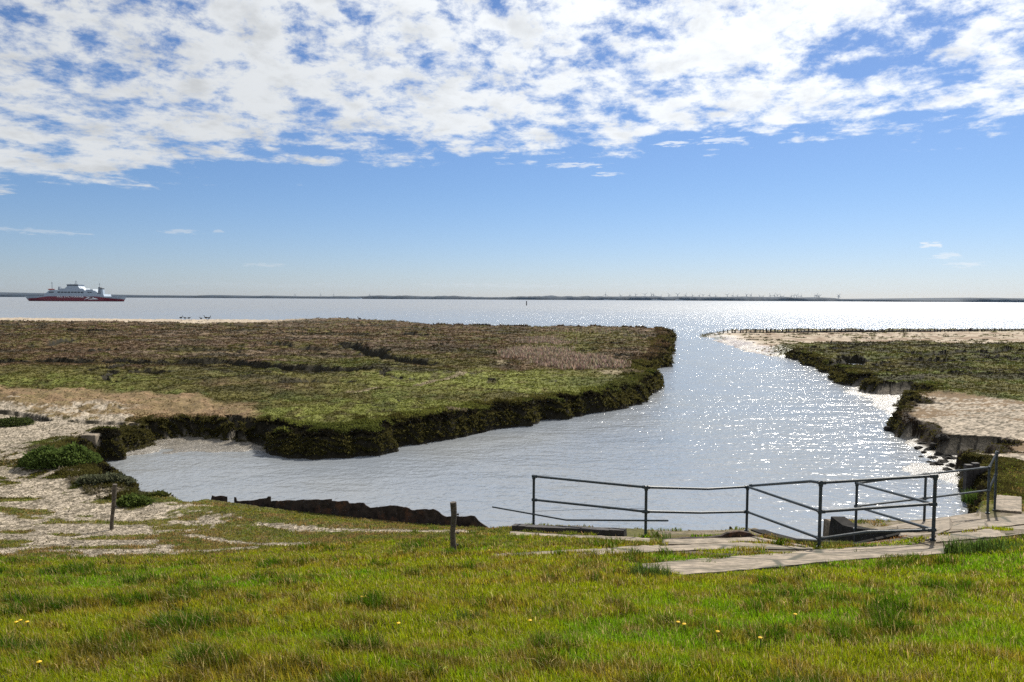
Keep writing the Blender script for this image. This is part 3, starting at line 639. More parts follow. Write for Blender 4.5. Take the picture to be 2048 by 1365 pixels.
c = np.tile(np.array((.185, .17, .025)), (N, 1)); c = lerp(c, (.24, .165, .055), sst(tb, .45, .6)); c = lerp(c, (.10, .145, .018), sst(tc2, .5, .65) * .7)
me = blades('turf', bs, h, np.clip(.0009 * bs[:, 1], .006, .02), c, .7)
tag(link(bpy.data.objects.new('turf', me)), 'low olive turf and bank plants between the dike and the creek', 'turf', kind='stuff')
# broken shells on the bare bank
N = 45000
wt = np.where((np.abs(UU.ravel()) < .8) & (gy > 12) & (gy < 34) & (gD > .1), shell_t, 0)
ix = pick(wt, N); s0 = np.clip(gy[ix] * .0011, .012, .04) * rng.uniform(.5, 1.5, N)
bs = GV[ix] + rng.normal(0, .03, (N, 3)) * [1, 1, 0]; a = rng.normal(0, 1, (N, 3)) * [1, 1, .5]; b2 = rng.normal(0, 1, (N, 3)) * [1, 1, .5]
V = np.stack([bs + a * s0[:, None] * .6, bs + b2 * s0[:, None] * .6, bs - (a + b2) * s0[:, None] * .4 + [0, 0, .012]], 1).reshape(-1, 3)
cw = np.where(rng.uniform(0, 1, (N, 1)) < .55, np.array([[.42, .37, .29]]), np.array([[.11, .09, .065]])) * rng.uniform(.7, 1.2, (N, 1))
me = np_mesh('broken_shells', V, [np.arange(3 * N).reshape(N, 3)], M_leaf, np.repeat(cw, 3, 0))
tag(link(bpy.data.objects.new('broken_shells', me)), 'pale broken shells strewn over the bare left bank', 'shells', kind='stuff')
# ================================================================ THINGS
# ---- railing round the outlet
class Post:
    def __init__(s, px_, yb, yt):
        s.b = G(px_, yb); s.x, s.y = s.b.x, s.b.y; s.top = PZ(px_, yt, s.x, s.y); s.px = px_
    def at(s, py_): return Vector((s.x, s.y, PZ(0, py_, s.x, s.y)))
PA, PB, PC = Post(1067, 1056, 953), Post(1291, 1074, 975), Post(1493, 1063, 974)
PDD, PE, PF = Post(1638, 1097, 966), Post(1866, 1082, 952), Post(1711, 1064, 967)
PG, PH = Post(1848, 1050, 949), Post(1975, 1028, 935)
PI_ = Post(1989, 1022, 905)
rail = empty('railing', PA.b); rail_z = PA.b.copy()
def off(v): return v - rail_z
RT = .024
for pst in (PA, PB, PC, PDD, PE, PF, PG, PH, PI_):
    mb = MB(); lo = Vector((pst.x, pst.y, pst.b.z - .25)); hi = Vector((pst.x, pst.y, pst.top))
    mb.tube([off(lo), off(hi)], RT * 1.12, 10)
    mb.tube([off(hi - Vector((0, 0, .06))), off(hi + Vector((0, 0, .022)))], RT * 1.5, 10)      # cap fitting
    mb.tube([off(lo + Vector((0, 0, .25))), off(lo + Vector((0, 0, .28)))], RT * 2.0, 10)       # base flange
    po = mb.build('post', M_pipe, rail, smooth=False)
def railpart(name, pts, fit=True):
    mb = MB(); pts = [off(p) for p in pts]; mb.tube(pts, RT, 8)
    ro = mb.build(name, M_pipe, rail)
    if fit:
        for p, q in ((pts[0], pts[1]), (pts[-1], pts[-2])):
            f = MB(); d = (q - p).normalized(); f.tube([p - d * .035, p + d * .075], RT * 1.38, 8); f.build('fitting', M_pipe, ro)
def mid3(a, b, px_, py_):
    """point in the vertical plane a-b seen at the pixel"""
    d = ray(px_, py_); n = (b - a).cross(Vector((0, 0, 1))); o = Vector((0, 0, CAMZ)); t = (a - o).dot(n) / d.dot(n); return o + d * t
A_t, B_t, C_t, D_t, E_t, F_t, G_t, H_t, I_t = [Vector((q.x, q.y, q.top)) for q in (PA, PB, PC, PDD, PE, PF, PG, PH, PI_)]
railpart('top_rail', [A_t, mid3(A_t, B_t, 1255, 971.5), B_t])
railpart('top_rail', [B_t, mid3(B_t, C_t, 1415, 978.5), C_t])
railpart('middle_rail', [PA.at(1000), mid3(A_t, B_t, 1250, 1019), PB.at(1024)])
railpart('middle_rail', [PB.at(1023.5), mid3(B_t, C_t, 1400, 1026), PC.at(1024)])
railpart('top_rail', [C_t + Vector((.06, 0, .02)), mid3(C_t, D_t, 1622, 963), D_t])
railpart('diagonal_rail', [C_t, PDD.at(1023)])
railpart('diagonal_rail', [PC.at(1024), PDD.at(1077)])
railpart('top_rail', [D_t, E_t]); railpart('middle_rail', [PDD.at(1024), PE.at(1008)])
railpart('lower_rail', [PDD.at(1078), mid3(D_t, E_t, 1735, 1064), mid3(D_t, E_t, 1800, 1062.5), PE.at(1060)])
railpart('diagonal_rail', [F_t, PE.at(1009)]); railpart('diagonal_rail', [PF.at(1014), PE.at(1060)])
railpart('top_rail', [F_t, G_t]); railpart('top_rail', [G_t, H_t]); railpart('middle_rail', [PF.at(1013), PG.at(997)]); railpart('middle_rail', [PG.at(997), PH.at(981)])
railpart('top_rail', [H_t, I_t]); railpart('middle_rail', [PH.at(981), PI_.at(948)])
tag(rail, 'dark steel pipe railing with posts and diagonal bars around the outlet', 'railing')
bp_ = MB(); q0 = mid3(A_t, B_t, 985, 1013); q1 = mid3(A_t, B_t, 1132, 1039); q2 = mid3(A_t, B_t, 1335, 1040)
sh = Vector((0, -.055, 0)); bp_.tube([q0 + sh, q1 + sh - Vector((0, 0, .0)), q1 + sh + (q2 - q1) * .06, q2 + sh], .017, 8)
tag(bp_.build('bent_pipe', M_pipe), 'loose thin bent pipe sticking out low across the left railing posts', 'pipe')
wv = MB(); a0 = PA.at(1024) + Vector((0, .03, 0)); b0 = PB.at(1018) + Vector((0, .03, 0)); wv.tube([a0, (a0 + b0) / 2 + Vector((0, 0, .012)), b0], .0035, 5)
tag(wv.build('wire', M_pipe), 'thin slack wire strung between the two left railing posts', 'wire')

# ---- wooden posts
def wood_post(xb, yb, xt, yt, r, label, ins):
    b0 = G(xb, yb); zt = PZ(0, yt, b0.x, b0.y); topx = PD(xt, yt, b0.y).x; root = empty('wooden_post', b0)
    mb = MB(); H_ = zt - b0.z; lx = topx - b0.x; n = 9; pts = []; rs = []
    for i in range(n):
        f = i / (n - 1); pts.append((lx * f + .008 * math.sin(f * 9 + xb), .006 * math.cos(f * 7), -.3 * (1 - f) * (i == 0) + H_ * f)); rs.append(r * (.92 + .12 * math.sin(f * 5 + xb * .1)) * (1.03 - .1 * f))
    mb.tube(pts, rs, 9); mb.build('shaft', M_wood, root)
    for yq in ins:
        zq = PZ(0, yq, b0.x, b0.y) - b0.z; f = zq / H_; m2 = MB(); x0 = lx * f + r * .8
        m2.tube([(x0, 0, zq), (x0 + .035, -.005, zq)], .006, 6); m2.tube([(x0 + .03, -.005, zq - .014), (x0 + .03, -.005, zq + .014)], .014, 7); m2.build('wire_holder', M_ins, root)
    tag(root, label, 'post', 'weathered fence posts'); return root
wood_post(906, 1105, 907, 1005, .052, 'weathered wooden post standing in green grass left of the railing', (1029, 1066, 1090))
wp = wood_post(223, 1060, 230, 969, .048, 'leaning wooden post on the pale shell bank casting a long shadow', (1013, 1036))

# ---- rusty sheet piling along the near bank
TH = (PILE_B - PILE_A); TH.z = 0; tdir = TH.normalized(); tn = Vector((-tdir.y, tdir.x, 0))
def piling(tops, label, pitch=.42, amp=.03):
    pts = [mid3(PILE_A, PILE_B, a, b) for a, b in tops]
    s = np.array([(p - PILE_A).dot(tdir) for p in pts]); zt = np.array([p.z for p in pts])
    L = s[-1] - s[0]; ns = max(8, int(L / .05)); q = np.linspace(s[0], s[-1], ns); mb = MB(); vs = []
    for sv in q:
        ph = (sv / pitch) % 1.0; o = amp * (np.clip(abs(ph - .5) * 6 - 1.5, -1, 1)) + .06
        z = float(np.interp(sv, s, zt)) + random.uniform(-.006, .006); base = PILE_A + tdir * sv
        for oo, zz_ in ((o, -.6), (o, z), (o + .022, z), (o + .022, -.6)): p = base + tn * oo; vs.append((p.x, p.y, zz_))
    fs = []
    for i in range(ns - 1):
        for k in range(4): fs.append((i * 4 + k, (i + 1) * 4 + k, (i + 1) * 4 + (k + 1) % 4, i * 4 + (k + 1) % 4))
    fs += [(0, 1, 2, 3), tuple((ns - 1) * 4 + k for k in (3, 2, 1, 0))]
    org = PILE_A + tdir * s[0]; org.z = 0; mb.add([(a - org.x, b - org.y, c_) for a, b, c_ in vs], fs)
    o = mb.build('sheet_piling', M_rust); o.location = org; tag(o, label, 'sheet piling', 'rusty steel sheet piling along the near bank'); return o
piling([(415, 1010), (420, 993), (424, 992), (425, 994), (452, 994)], 'short dark sheet pile stump standing alone at the left end of the row')
piling([(463, 997), (467, 997), (468, 1004), (495, 1003), (531, 997.5), (534, 994.5), (537.5, 995)], 'low sagging sheet pile with raised ends second from the left end')
zz7 = [(521, 180), (545, 177), (690, 172), (740, 170), (920, 168)]
piling([(380 + a / 3.303, 950 + b / 3.303) for a, b in zz7], 'long level sheet piling run behind the green bank')
piling([(380 + a / 3.303, 950 + b / 3.303) for a, b in [(921, 178), (1032, 178), (1033, 192), (1140, 191), (1180, 222), (1205, 224), (1260, 212), (1360, 207)]], 'notched sheet piling run with a deep dip and a step at its left')
piling([(380 + a / 3.303, 950 + b / 3.303) for a, b in [(1361, 207), (1420, 225), (1460, 236), (1600, 231), (1660, 272), (1700, 281), (1870, 278), (1955, 352)]], 'sheet piling run sloping down behind the wooden post in the grass')

# ---- edge beam, outlet walls, bent sheets near the railing
a, b_ = G(1027, 1062) + Vector((0, 0, .10)), G(1250, 1073) + Vector((0, 0, .10))
def beam(name, a, b_, w, h, mat, label, cat):
    d = (b_ - a); L = d.length; o = MB(); n = 8; 
    for i in range(n): o.box((L * i / n, -w / 2 + random.uniform(-.008, .008), -h), (L * (i + 1) / n + .0, w / 2 + random.uniform(-.008, .008), random.uniform(-.006, .01)))
    ob = o.build(name, mat); ob.location = a; ob.rotation_euler = d.to_track_quat('X', 'Z').to_euler(); return tag(ob, label, cat)
beam('timber_beam', a + Vector((0, 0, .02)), b_ + Vector((0, 0, .02)), .16, .3, M_dkwood, 'dark timber edge beam at the foot of the leftmost railing post', 'beam')
def loft_wall(name, line, th, ztops, zbot, mat, label, cat):
    """wall along a plan line with a given top height at each point"""
    mb = MB(); vs = []; d = (Vector(line[-1]) - Vector(line[0])); nrm = Vector((-d.y, d.x)).normalized() * th
    for (x, y), z in zip(line, ztops): vs += [(x, y, zbot), (x, y, z), (x + nrm.x, y + nrm.y, z), (x + nrm.x, y + nrm.y, zbot)]
    n = len(line); fs = []
    for i in range(n - 1):
        for k in range(4): fs.append((i * 4 + k, (i + 1) * 4 + k, (i + 1) * 4 + (k + 1) % 4, i * 4 + (k + 1) % 4))
    fs += [(0, 1, 2, 3), tuple((n - 1) * 4 + k for k in (3, 2, 1, 0))]
    o0 = line[0]; mb.add([(a - o0[0], b - o0[1], c_) for a, b, c_ in vs], fs); o = mb.build(name, mat); o.location = (o0[0], o0[1], 0); return tag(o, label, cat)
ysw = [16.9, 16.4, 15.8, 15.2, 14.5, 13.9, 13.3]
loft_wall('outlet_wall', [(NX1, y_) for y_ in ysw], .3, [land1(NX1 + .35, y_) + .03 + (.10 if y_ > 16 else 0) for y_ in ysw], -.9, M_conc_shade, 'shaded side wall of the outlet recess right of the corner railing post', 'wall')
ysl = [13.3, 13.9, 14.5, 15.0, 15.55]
loft_wall('outlet_wall', [(NX0, y_) for y_ in ysl], .28, [land1(NX0 - .32, y_) + .025 for y_ in ysl], -.9, M_conc_shade, 'left side wall of the outlet recess below the diagonal bars', 'wall')
loft_wall('outlet_wall', [(NX1 + .3, NY0 - .003), (6.2, NY0 - .003), (NX0 - .28, NY0 - .003)], -.09, [land1(x_, NY0 - .1) + .0 for x_ in (NX1 + .3, 6.2, NX0 - .28)], -.9, M_conc_shade, 'end wall of the outlet recess under the front railing', 'wall')
e0, e1 = G(1330, 1081) + Vector((0, 0, .02)), G(1515, 1076) + Vector((0, 0, .05))
mb = MB(); pr = []
for f_, dz in ((0, -.02), (.2, .0), (.45, -.01), (.6, .015), (.66, .06), (.8, .085), (.9, .05), (1, -.03)):
    p = e0.lerp(e1, f_); pr.append(Vector((p.x, p.y, p.z + dz)))
vs = [q for p in pr for q in ((p.x, p.y, -.6), (p.x, p.y, p.z), (p.x, p.y + .07, p.z), (p.x, p.y + .07, -.6))]
fs = [(i * 4 + k, (i + 1) * 4 + k, (i + 1) * 4 + (k + 1) % 4, i * 4 + (k + 1) % 4) for i in range(len(pr) - 1) for k in range(4)] + [(0, 1, 2, 3), tuple((len(pr) - 1) * 4 + k for k in (3, 2, 1, 0))]
mb.add([(a - e0.x, b - e0.y, c_) for a, b, c_ in vs], fs); o = mb.build('edge_sheet', M_rust); o.location = (e0.x, e0.y, 0); tag(o, 'buckled rusty edge sheet at the foot of the third railing post', 'sheet piling')
mb = MB(); p = PD(1459, 1060, 15.9); q = PD(1492, 1064, 15.8)
mb.add([(0, 0, -.5), (.05, 0, -.5), (.06, 0, .10), (.03, 0, .13), (0, 0, .12), (0, .03, -.5), (.05, .03, -.5), (.06, .03, .10), (.03, .03, .13), (0, .03, .12)],
       [(0, 1, 2, 3, 4), (9, 8, 7, 6, 5), (0, 5, 6, 1), (1, 6, 7, 2), (2, 7, 8, 3), (3, 8, 9, 4), (4, 9, 5, 0)])
mb.box((.05, 0, -.5), (.36, .025, .015)); o = mb.build('torn_sheet', M_rust); o.location = p - Vector((0, 0, .06)); tag(o, 'small upright torn metal scrap left of the third railing post', 'scrap metal')
# old timber stump by the right bank
mb = MB(); 
for i, (dx, hh) in enumerate(((0, 1.05), (.22, 1.1), (.44, .98), (.66, .8))): mb.box((dx, random.uniform(-.03, .03), -1.0), (dx + .2, .16, hh))
st0 = P(1930, 1006, .0); o = mb.build('timber_bulkhead', M_dkwood, bevel=.015); o.location = st0 + Vector((.25, .4, 0)); tag(o, 'old dark timber bulkhead in the water by the right railing end', 'bulkhead')

# ---- brushwood groyne with its row of stakes
g0, g1 = P(1447, 667.5, .35), P(2150, 663.5, .35)
gro = empty('groyne', g0); n = 100
gt = (g1 - g0)
for i in range(n):
    f = (i + random.uniform(-.25, .25)) / n; f = max(0, f); p = gt * f; p.z = 0
    hgt_ = random.uniform(.55, .95) * (1.0 if i < 30 else .8); mb = MB(); r_ = random.uniform(.09, .17)
    lx, ly = random.uniform(-.06, .06), random.uniform(-.06, .06)
    mb.tube([(p.x, p.y, -.8), (p.x + lx, p.y + ly, hgt_ * .6), (p.x + lx * 1.6, p.y + ly, hgt_)], [r_, r_ * .95, r_ * .8], 6); mb.build('stake', M_dkwood, gro)
mb = MB(); nn = 160
for i in range(nn):
    f0, f1 = (i + .02) / nn, (i + 1) / nn; a = gt * f0; b_ = gt * f1; zt_ = .05 + .28 * min(1, f0 * 4) + random.uniform(-.06, .1)
    mb.add([(a.x, a.y + .3, -.6), (b_.x, b_.y + .3, -.6), (b_.x, b_.y + .35, zt_), (a.x, a.y + .35, zt_ + random.uniform(-.05, .05)), (a.x, a.y + 1.0, -.6), (b_.x, b_.y + 1.0, -.6), (b_.x, b_.y + .95, zt_), (a.x, a.y + .95, zt_)],
           [(0, 1, 2, 3), (3, 2, 6, 7), (5, 4, 7, 6), (0, 3, 7, 4), (1, 5, 6, 2)])
mb.build('brushwood', M_dkwood, gro)
tag(gro, 'long brushwood groyne with a row of dark stakes behind the sand spit', 'groyne')

# ---- channel marker out on the sea
pm0 = P(1053, 611.5, 0); mk = empty('channel_marker', pm0); mb = MB(); mb.tube([(0, 0, -2), (0, 0, 3.6)], [.5, .42], 10); mb.build('pile', M_dkwood, mk)
mb = MB(); mb.tube([(0, 0, 3.6), (0, 0, 4.1)], [.5, .3], 10); mb.build('cap', M_black, mk); tag(mk, 'single dark pile standing out in the open sea', 'channel marker')

# ---- the ferry
fx = P(150.5, 603.0, 0); SC = fx.y / FPX / 6.0235          # metres for one unit of the enlarged view
fer = empty('ferry', fx)
def fu(zx, zy=None): return (zx - 906) * SC if zy is None else ((zx - 906) * SC, (497 - zy) * SC)
def stations():
    xs = np.linspace(-1, 1, 61); return xs
xl_t, xr_t, xl_b, xr_b = fu(298), fu(1526), fu(345), fu(1492); HB = 9.0
mb = MB(); secs = []
for s in np.linspace(0, 1, 61):
    e = (4 * s * (1 - s)); bt = HB * min(1, (e * 1.9) ** .55); bb = HB * min(1, (e * 1.5) ** .7) * .93
    xt = xl_t + (xr_t - xl_t) * s; xb = xl_b + (xr_b - xl_b) * s
    zt = (497 - (437 - 11 * math.sin(math.pi * s) ** 2 * (0.25 < s < .8))) * SC if False else (497 - 437) * SC
    zx = xt / SC + 906; zc_ = (497 - np.interp(zx, [298, 345, 480, 600, 700, 800, 906, 1060, 1200, 1350, 1490, 1526], [470, 466, 458, 442, 431, 426, 424, 426, 438, 456, 468, 472])) * SC
    zm = min(zc_, zt - .15); f = zm / zt
    ring = [(xb, bb, -1.5), (xb + (xt - xb) * 0, bb, .5), (xb + (xt - xb) * f, bb + (bt - bb) * f, zm), (xt, bt, zt)]
    secs.append([(x, -y, z) for x, y, z in ring] + [(x, y, z) for x, y, z in reversed(ring)])
vs = [p for r in secs for p in r]; fs = []; mi = []
for i in range(60):
    for k in range(7):
        mb_m = {0: 2, 1: 1, 2: 0, 3: 0, 4: 0, 5: 1, 6: 2}[k]; fs.append((i * 8 + k, (i + 1) * 8 + k, (i + 1) * 8 + k + 1, i * 8 + k + 1)); mi.append(mb_m)
mb.add(vs, fs); mb.mi = mi; mb.add([secs[0][k] for k in range(8)], [tuple(range(8))]); mb.add([secs[-1][k] for k in range(8)], [tuple(range(7, -1, -1))])
hull = mb.build('hull', [M_white_shade, M_red, M_black], fer)
def slab(name, poly, hw, mat, parent=fer): return MB().prism([fu(a, b) for a, b in poly], -hw, hw).build(name, mat, parent)
slab('lower_deckhouse', [(575, 437), (585, 420), (640, 372), (700, 360), (770, 366), (1060, 366), (1195, 372), (1215, 408), (1290, 412), (1300, 437)], 8.4, M_white_shade)
ud = slab('upper_deckhouse', [(765, 366), (775, 345), (1045, 345), (1060, 366)], 7.2, M_white_shade)
br = slab('bridge', [(820, 345), (850, 318), (845, 300), (985, 300), (982, 318), (1005, 345)], 6.6, M_white_shade)
wb = MB(); wb.prism([fu(a, b) for a, b in [(852, 314), (848, 303), (982, 303), (980, 314)]], -6.7, -6.58); wb.build('window_band', M_glass, br)
slab('bridge_roof', [(838, 299), (850, 294), (975, 294), (992, 299)], 7.0, M_grey, br)
for i in range(8):
    x0 = 746 + i * 39.5; w_ = MB(); w_.prism([fu(a, b) for a, b in [(x0, 397), (x0, 382), (x0 + 31, 382), (x0 + 31, 397)]], -8.5, -8.38); w_.build('window', M_glass, fer)
for x0, x1 in ((640, 700), (1103, 1127), (1133, 1152)):
    w_ = MB(); w_.prism([fu(a, b) for a, b in [(x0, 396), (x0, 383), (x1, 383), (x1, 396)]], -8.5, -8.38); w_.build('window', M_glass, fer)
slab('deck_cabin', [(1068, 366), (1072, 355), (1150, 355), (1160, 366)], 6.0, M_white_shade)
def mast(zx, y0, y1, r, arm):
    mb = MB(); x, z0 = fu(zx, y0); _, z1 = fu(zx, y1); mb.tube([(x, 0, z0), (x, 0, z1)], [r, r * .6], 6)
    for f, w_ in arm: mb.tube([(x - w_, 0, z0 + (z1 - z0) * f), (x + w_, 0, z0 + (z1 - z0) * f)], r * .5, 5)
    return mb.build('mast', M_grey, fer)
mast(632, 372, 266, .38, ((.8, .9), (.95, .6))); mast(920, 296, 250, .35, ((.35, 2.2), (.75, 1.4))); mast(1203, 374, 276, .32, ((.85, 1.0), (.4, .7)))
mast(858, 300, 280, .2, ()); mast(905, 300, 284, .2, ())
f1 = slab('funnel', [(1215, 430), (1224, 332), (1247, 332), (1256, 430)], 2.0, M_grey); f2 = slab('funnel', [(1258, 432), (1252, 344), (1277, 344), (1287, 432)], 2.0, M_white_shade)
f1.location.y = -5.0; f2.location.y = -5.5
slab('funnel_cap', [(1222, 333), (1226, 327), (1246, 327), (1249, 333)], 2.1, M_black, f1); slab('funnel_cap', [(1250, 352), (1250, 340), (1279, 340), (1279, 352)], 2.1, M_black, f2)
s1 = slab('ventilator', [(712, 362), (716, 345), (720, 322), (730, 322), (734, 345), (740, 362)], 2.0, M_grey)
lb = MB(); c0 = fu(668, 358)
lb.tube([(c0[0] - 4.2, -7.5, c0[1] + .4), (c0[0] - 3.4, -7.5, c0[1]), (c0[0], -7.5, c0[1] - .1), (c0[0] + 3.4, -7.5, c0[1]), (c0[0] + 4.2, -7.5, c0[1] + .4)], [.2, .8, 1.0, .8, .2], 8); lb.build('lifeboat', M_orange, fer)
dm = MB(); c0 = fu(990, 334); dm.tube([(c0[0], -3, c0[1] - 1.4), (c0[0], -3, c0[1] - .5), (c0[0], -3, c0[1] + .5), (c0[0], -3, c0[1] + 1.2)], [1.0, 1.7, 1.5, .4], 10); dm.build('radar_dome', M_letter, fer)
def hull_y(x, z): return -(HB + .12)
tcu = bpy.data.curves.new('lettering', 'FONT'); tcu.body = 'FRS SYLTF\u00c4HRE'; tcu.size = 2.95; tcu.extrude = .03; tcu.align_x = 'LEFT'
to = bpy.data.objects.new('lettering_tmp', tcu); C.objects.link(to); bpy.context.view_layer.update()
tm = bpy.data.meshes.new_from_object(to.evaluated_get(bpy.context.evaluated_depsgraph_get())); bpy.data.objects.remove(to)
tl = bpy.data.objects.new('lettering', tm); link(tl, fer); tm.materials.clear(); tm.materials.append(M_letter)
wx = max(v_.co.x for v_ in tm.vertices); tgt = (1062 - 738) * SC
tl.scale = (tgt / wx, 1.0, 1.0); tl.rotation_euler = (R(90), 0, 0); tl.location = (fu(738), -HB - .10, (497 - 453) * SC)
em = MB()
for pth in ([(1064, 476, 1), (1090, 466, 4), (1120, 452, 7), (1150, 452, 6), (1185, 460, 4), (1225, 464, 1)], [(1080, 442, 1), (1120, 446, 4), (1150, 452, 5), (1180, 450, 1)], [(1110, 478, 1), (1150, 470, 4), (1190, 468, 4), (1232, 474, 1)]):
    q = [(fu(a, b + w_)) for a, b, w_ in pth] + [fu(a, b - w_) for a, b, w_ in reversed(pth)]; n_ = len(pth); y_ = -HB - .10
    em.add([(x, y_, z) for x, z in q], [(i, i + 1, 2 * n_ - 2 - i, 2 * n_ - 1 - i) for i in range(n_ - 1)])
eo = em.build('emblem', M_letter, fer); sm = eo.modifiers.new('solid', 'SOLIDIFY'); sm.thickness = .05
tag(fer, 'red and white car ferry with lettered hull crossing the sea at left', 'ferry')

# ---- wind turbines beyond the far shore
ORD = ['first', 'second', 'third', 'fourth', 'fifth', 'sixth', 'seventh', 'eighth', 'ninth', 'tenth', 'eleventh', 'twelfth', 'thirteenth', 'fourteenth', 'fifteenth', 'sixteenth', 'seventeenth', 'eighteenth', 'nineteenth', 'twentieth']
tx = [118, 230, 303, 346, 417, 468, 483, 538, 600, 666, 725, 778, 828, 857, 906, 951, 1041, 1082, 1120, 1187, 1220, 1285, 1313, 1367, 1398, 1420, 1445, 1467, 1526, 1547, 1568, 1583, 1601, 1706, 1720, 1733, 1742, 1883, 1890]
hh = [112, 118, 118, 114, 112, 112, 118, 124, 116, 112, 116, 120, 120, 118, 118, 122, 116, 118, 122, 116, 116, 124, 126, 120, 118, 118, 124, 126, 124, 122, 120, 126, 122, 122, 118, 124, 124, 120, 124]
TD = 7800.0
proto = empty('wind_turbine', (0, 0, 0))
mb = MB(); mb.tube([(0, 0, -3), (0, 0, 1)], [.06, .036], 8); tw = mb.build('tower', M_turb, proto)     # unit: hub height 1 above base
mb = MB(); mb.box((-.022, -.07, .985), (.022, .08, 1.035)); mb.build('nacelle', M_turb, proto, bevel=.006)
rot = bpy.data.objects.new('rotor', MB().tube([(0, -.11, 0), (0, -.06, 0)], [.012, .03], 8).build('rotor_tmp', M_turb).data); bpy.data.objects.remove(bpy.data.objects['rotor_tmp']); link(rot, proto); rot.location = (0, 0, 1.01)
for k in range(3):
    bm_ = MB(); a = k * 2 * math.pi / 3; q = Matrix.Rotation(a, 3, 'Y')
    bm_.add([q @ Vector(p) for p in ((-.022, -.095, .02), (.03, -.075, .02), (.042, -.078, .12), (.012, -.085, .55), (-.006, -.085, .55), (-.022, -.09, .1), (-.022, -.085, .02), (.03, -.065, .02), (.042, -.068, .12), (.012, -.080, .55), (-.006, -.080, .55), (-.022, -.08, .1))],
            [(0, 1, 2, 3, 4, 5), (11, 10, 9, 8, 7, 6), (0, 6, 7, 1), (1, 7, 8, 2), (2, 8, 9, 3), (3, 9, 10, 4), (4, 10, 11, 5), (5, 11, 6, 0)]); bm_.build('blade', M_turb, rot)
nt_ = len(tx)
for i, (a, b_) in enumerate(zip(tx, hh)):
    o = proto if i == 0 else copy_tree(proto); p = PD(1180 + a / 3.793, 560 + b_ / 3.793, TD + random.uniform(-60, 60))
    o.location = (p.x, p.y, 0); o.scale = (p.z,) * 3; o.rotation_euler = (0, 0, R(random.uniform(-35, 35)))
    for ch in o.children:
        if ch.name.startswith('rotor'): ch.rotation_euler = (0, random.uniform(0, 2.1), 0)
    w_ = f'{ORD[i]} from the left end' if i < 20 else f'{ORD[nt_ - 1 - i]} from the right end'
    tag(o, f'pale wind turbine on the far shore, {w_} of the long row', 'wind turbine', 'wind turbines along the far shore')
for i, (a, wd) in enumerate(((590, 'leftmost'), (641, 'second from left'), (667, 'third from left'), (739, 'rightmost'))):
    o = copy_tree(proto); p = PD(a, 590, TD); o.location = (p.x, p.y, 0); o.scale = (p.z,) * 3; o.rotation_euler = (0, 0, R(20 * i))
    tag(o, f'tiny wind turbine far left of the long row, {wd} of four scattered ones', 'wind turbine', 'scattered wind turbines left of the row')
# long low sheds on the far shore
for i, (x0, x1, yb, wd) in enumerate(((1208, 1232, 599.5, 'leftmost of three below the turbines'), (1305, 1325, 600, 'middle one of three below the turbines'), (1352, 1366, 600, 'rightmost of three below the turbines'), (700, 722, 597.5, 'alone between ferry and marker'))):
    a = PD(x0, yb, 4560); b_ = PD(x1, yb, 4560); sh = empty('shed', (a.x, a.y, 0)); L = b_.x - a.x
    mb = MB(); mb.box((0, 0, -1), (L, 30, 5)); mb.build('wall', M_white_shade, sh); mb = MB(); mb.prism([(-1, 5.0), (L / 2, 7.5), (L + 1, 5.0)], -1, 31); mb.build('roof', M_grey, sh)
    tag(sh, f'pale long shed at the far waterline, {wd}', 'shed', 'sheds on the far shore')

# ---- birds on the far sand strip
def bird(px_, py_, s, face, up, label):
    p = P(px_, py_, 0); z = max(land1(p.x, p.y), .02); root = empty('goose', (p.x, p.y, z), 0)
    mb = MB(); f = face
    mb.tube([(-.34 * f, 0, .36), (-.24 * f, 0, .40), (-.08 * f, 0, .40), (.10 * f, 0, .41), (.20 * f, 0, .46), (.25 * f, 0, .50 + .1 * up), (.28 * f, 0, .52 + .22 * up), (.34 * f, 0, .54 + .24 * up), (.42 * f, 0, .52 + .23 * up)],
            [.02, .09, .14, .13, .085, .05, .045, .055, .012], 8)
    mb.tube([(.0, .05, .32), (.0, .05, .0)], .018, 5); mb.tube([(.0, -.05, .32), (.0, -.05, .0)], .018, 5)
    mb.build('body', M_bird, root, smooth=True); root.scale = (s * .8,) * 3; tag(root, label, 'bird', 'geese on the far sand strip')
bird(362, 640, 1.7, 1, 1, 'leftmost small dark goose on the far sand strip'); bird(370, 640.3, 1.6, -1, .4, 'dark goose second from the left on the sand strip')
bird(378, 640.4, 1.6, 1, .2, 'dark goose third from the left on the sand strip'); bird(402, 640.8, 1.5, -1, .5, 'dark goose alone in the middle of the sand strip')
bird(412, 640.6, 1.9, -1, 1, 'left goose of the close pair on the sand strip'); bird(418, 640.8, 1.8, 1, 1, 'right goose of the close pair on the sand strip')
bird(635, 641.5, 1.8, 1, .2, 'lone dark goose at the marsh edge far from the pair'); bird(719, 642, 1.8, -1, .8, 'rightmost dark goose at the tip of the sand strip')

# ---- dark stones on the wet mud by the right bank
def lump(r, seed, flat=.55):
    rr = random.Random(seed); mb = MB(); n = 9; rings = 5; vs = []
    for j in range(rings + 1):
        th = math.pi * j / rings * .62
        for k in range(n):
            q = r * rr.uniform(.78, 1.15); vs.append((math.sin(th) * q * math.cos(2 * math.pi * k / n), math.sin(th) * q * math.sin(2 * math.pi * k / n) * .8, math.cos(th) * q * flat))
    fs = [(j * n + k, (j + 1) * n + k, (j + 1) * n + (k + 1) % n, j * n + (k + 1) % n) for j in range(rings) for k in range(n)]
    mb.add(vs, fs); return mb
spots = [(1838, 897, .30), (1848, 905, .22), (1860, 900, .34), (1866, 916, .28), (1878, 910, .36), (1858, 925, .2), (1874, 930, .38), (1888, 925, .42), (1895, 940, .3), (1846, 888, .3), (1870, 890, .35), (1905, 933, .4), (1884, 899, .4), (1778, 857, .4), (1842, 914, .18), (1900, 917, .45)]
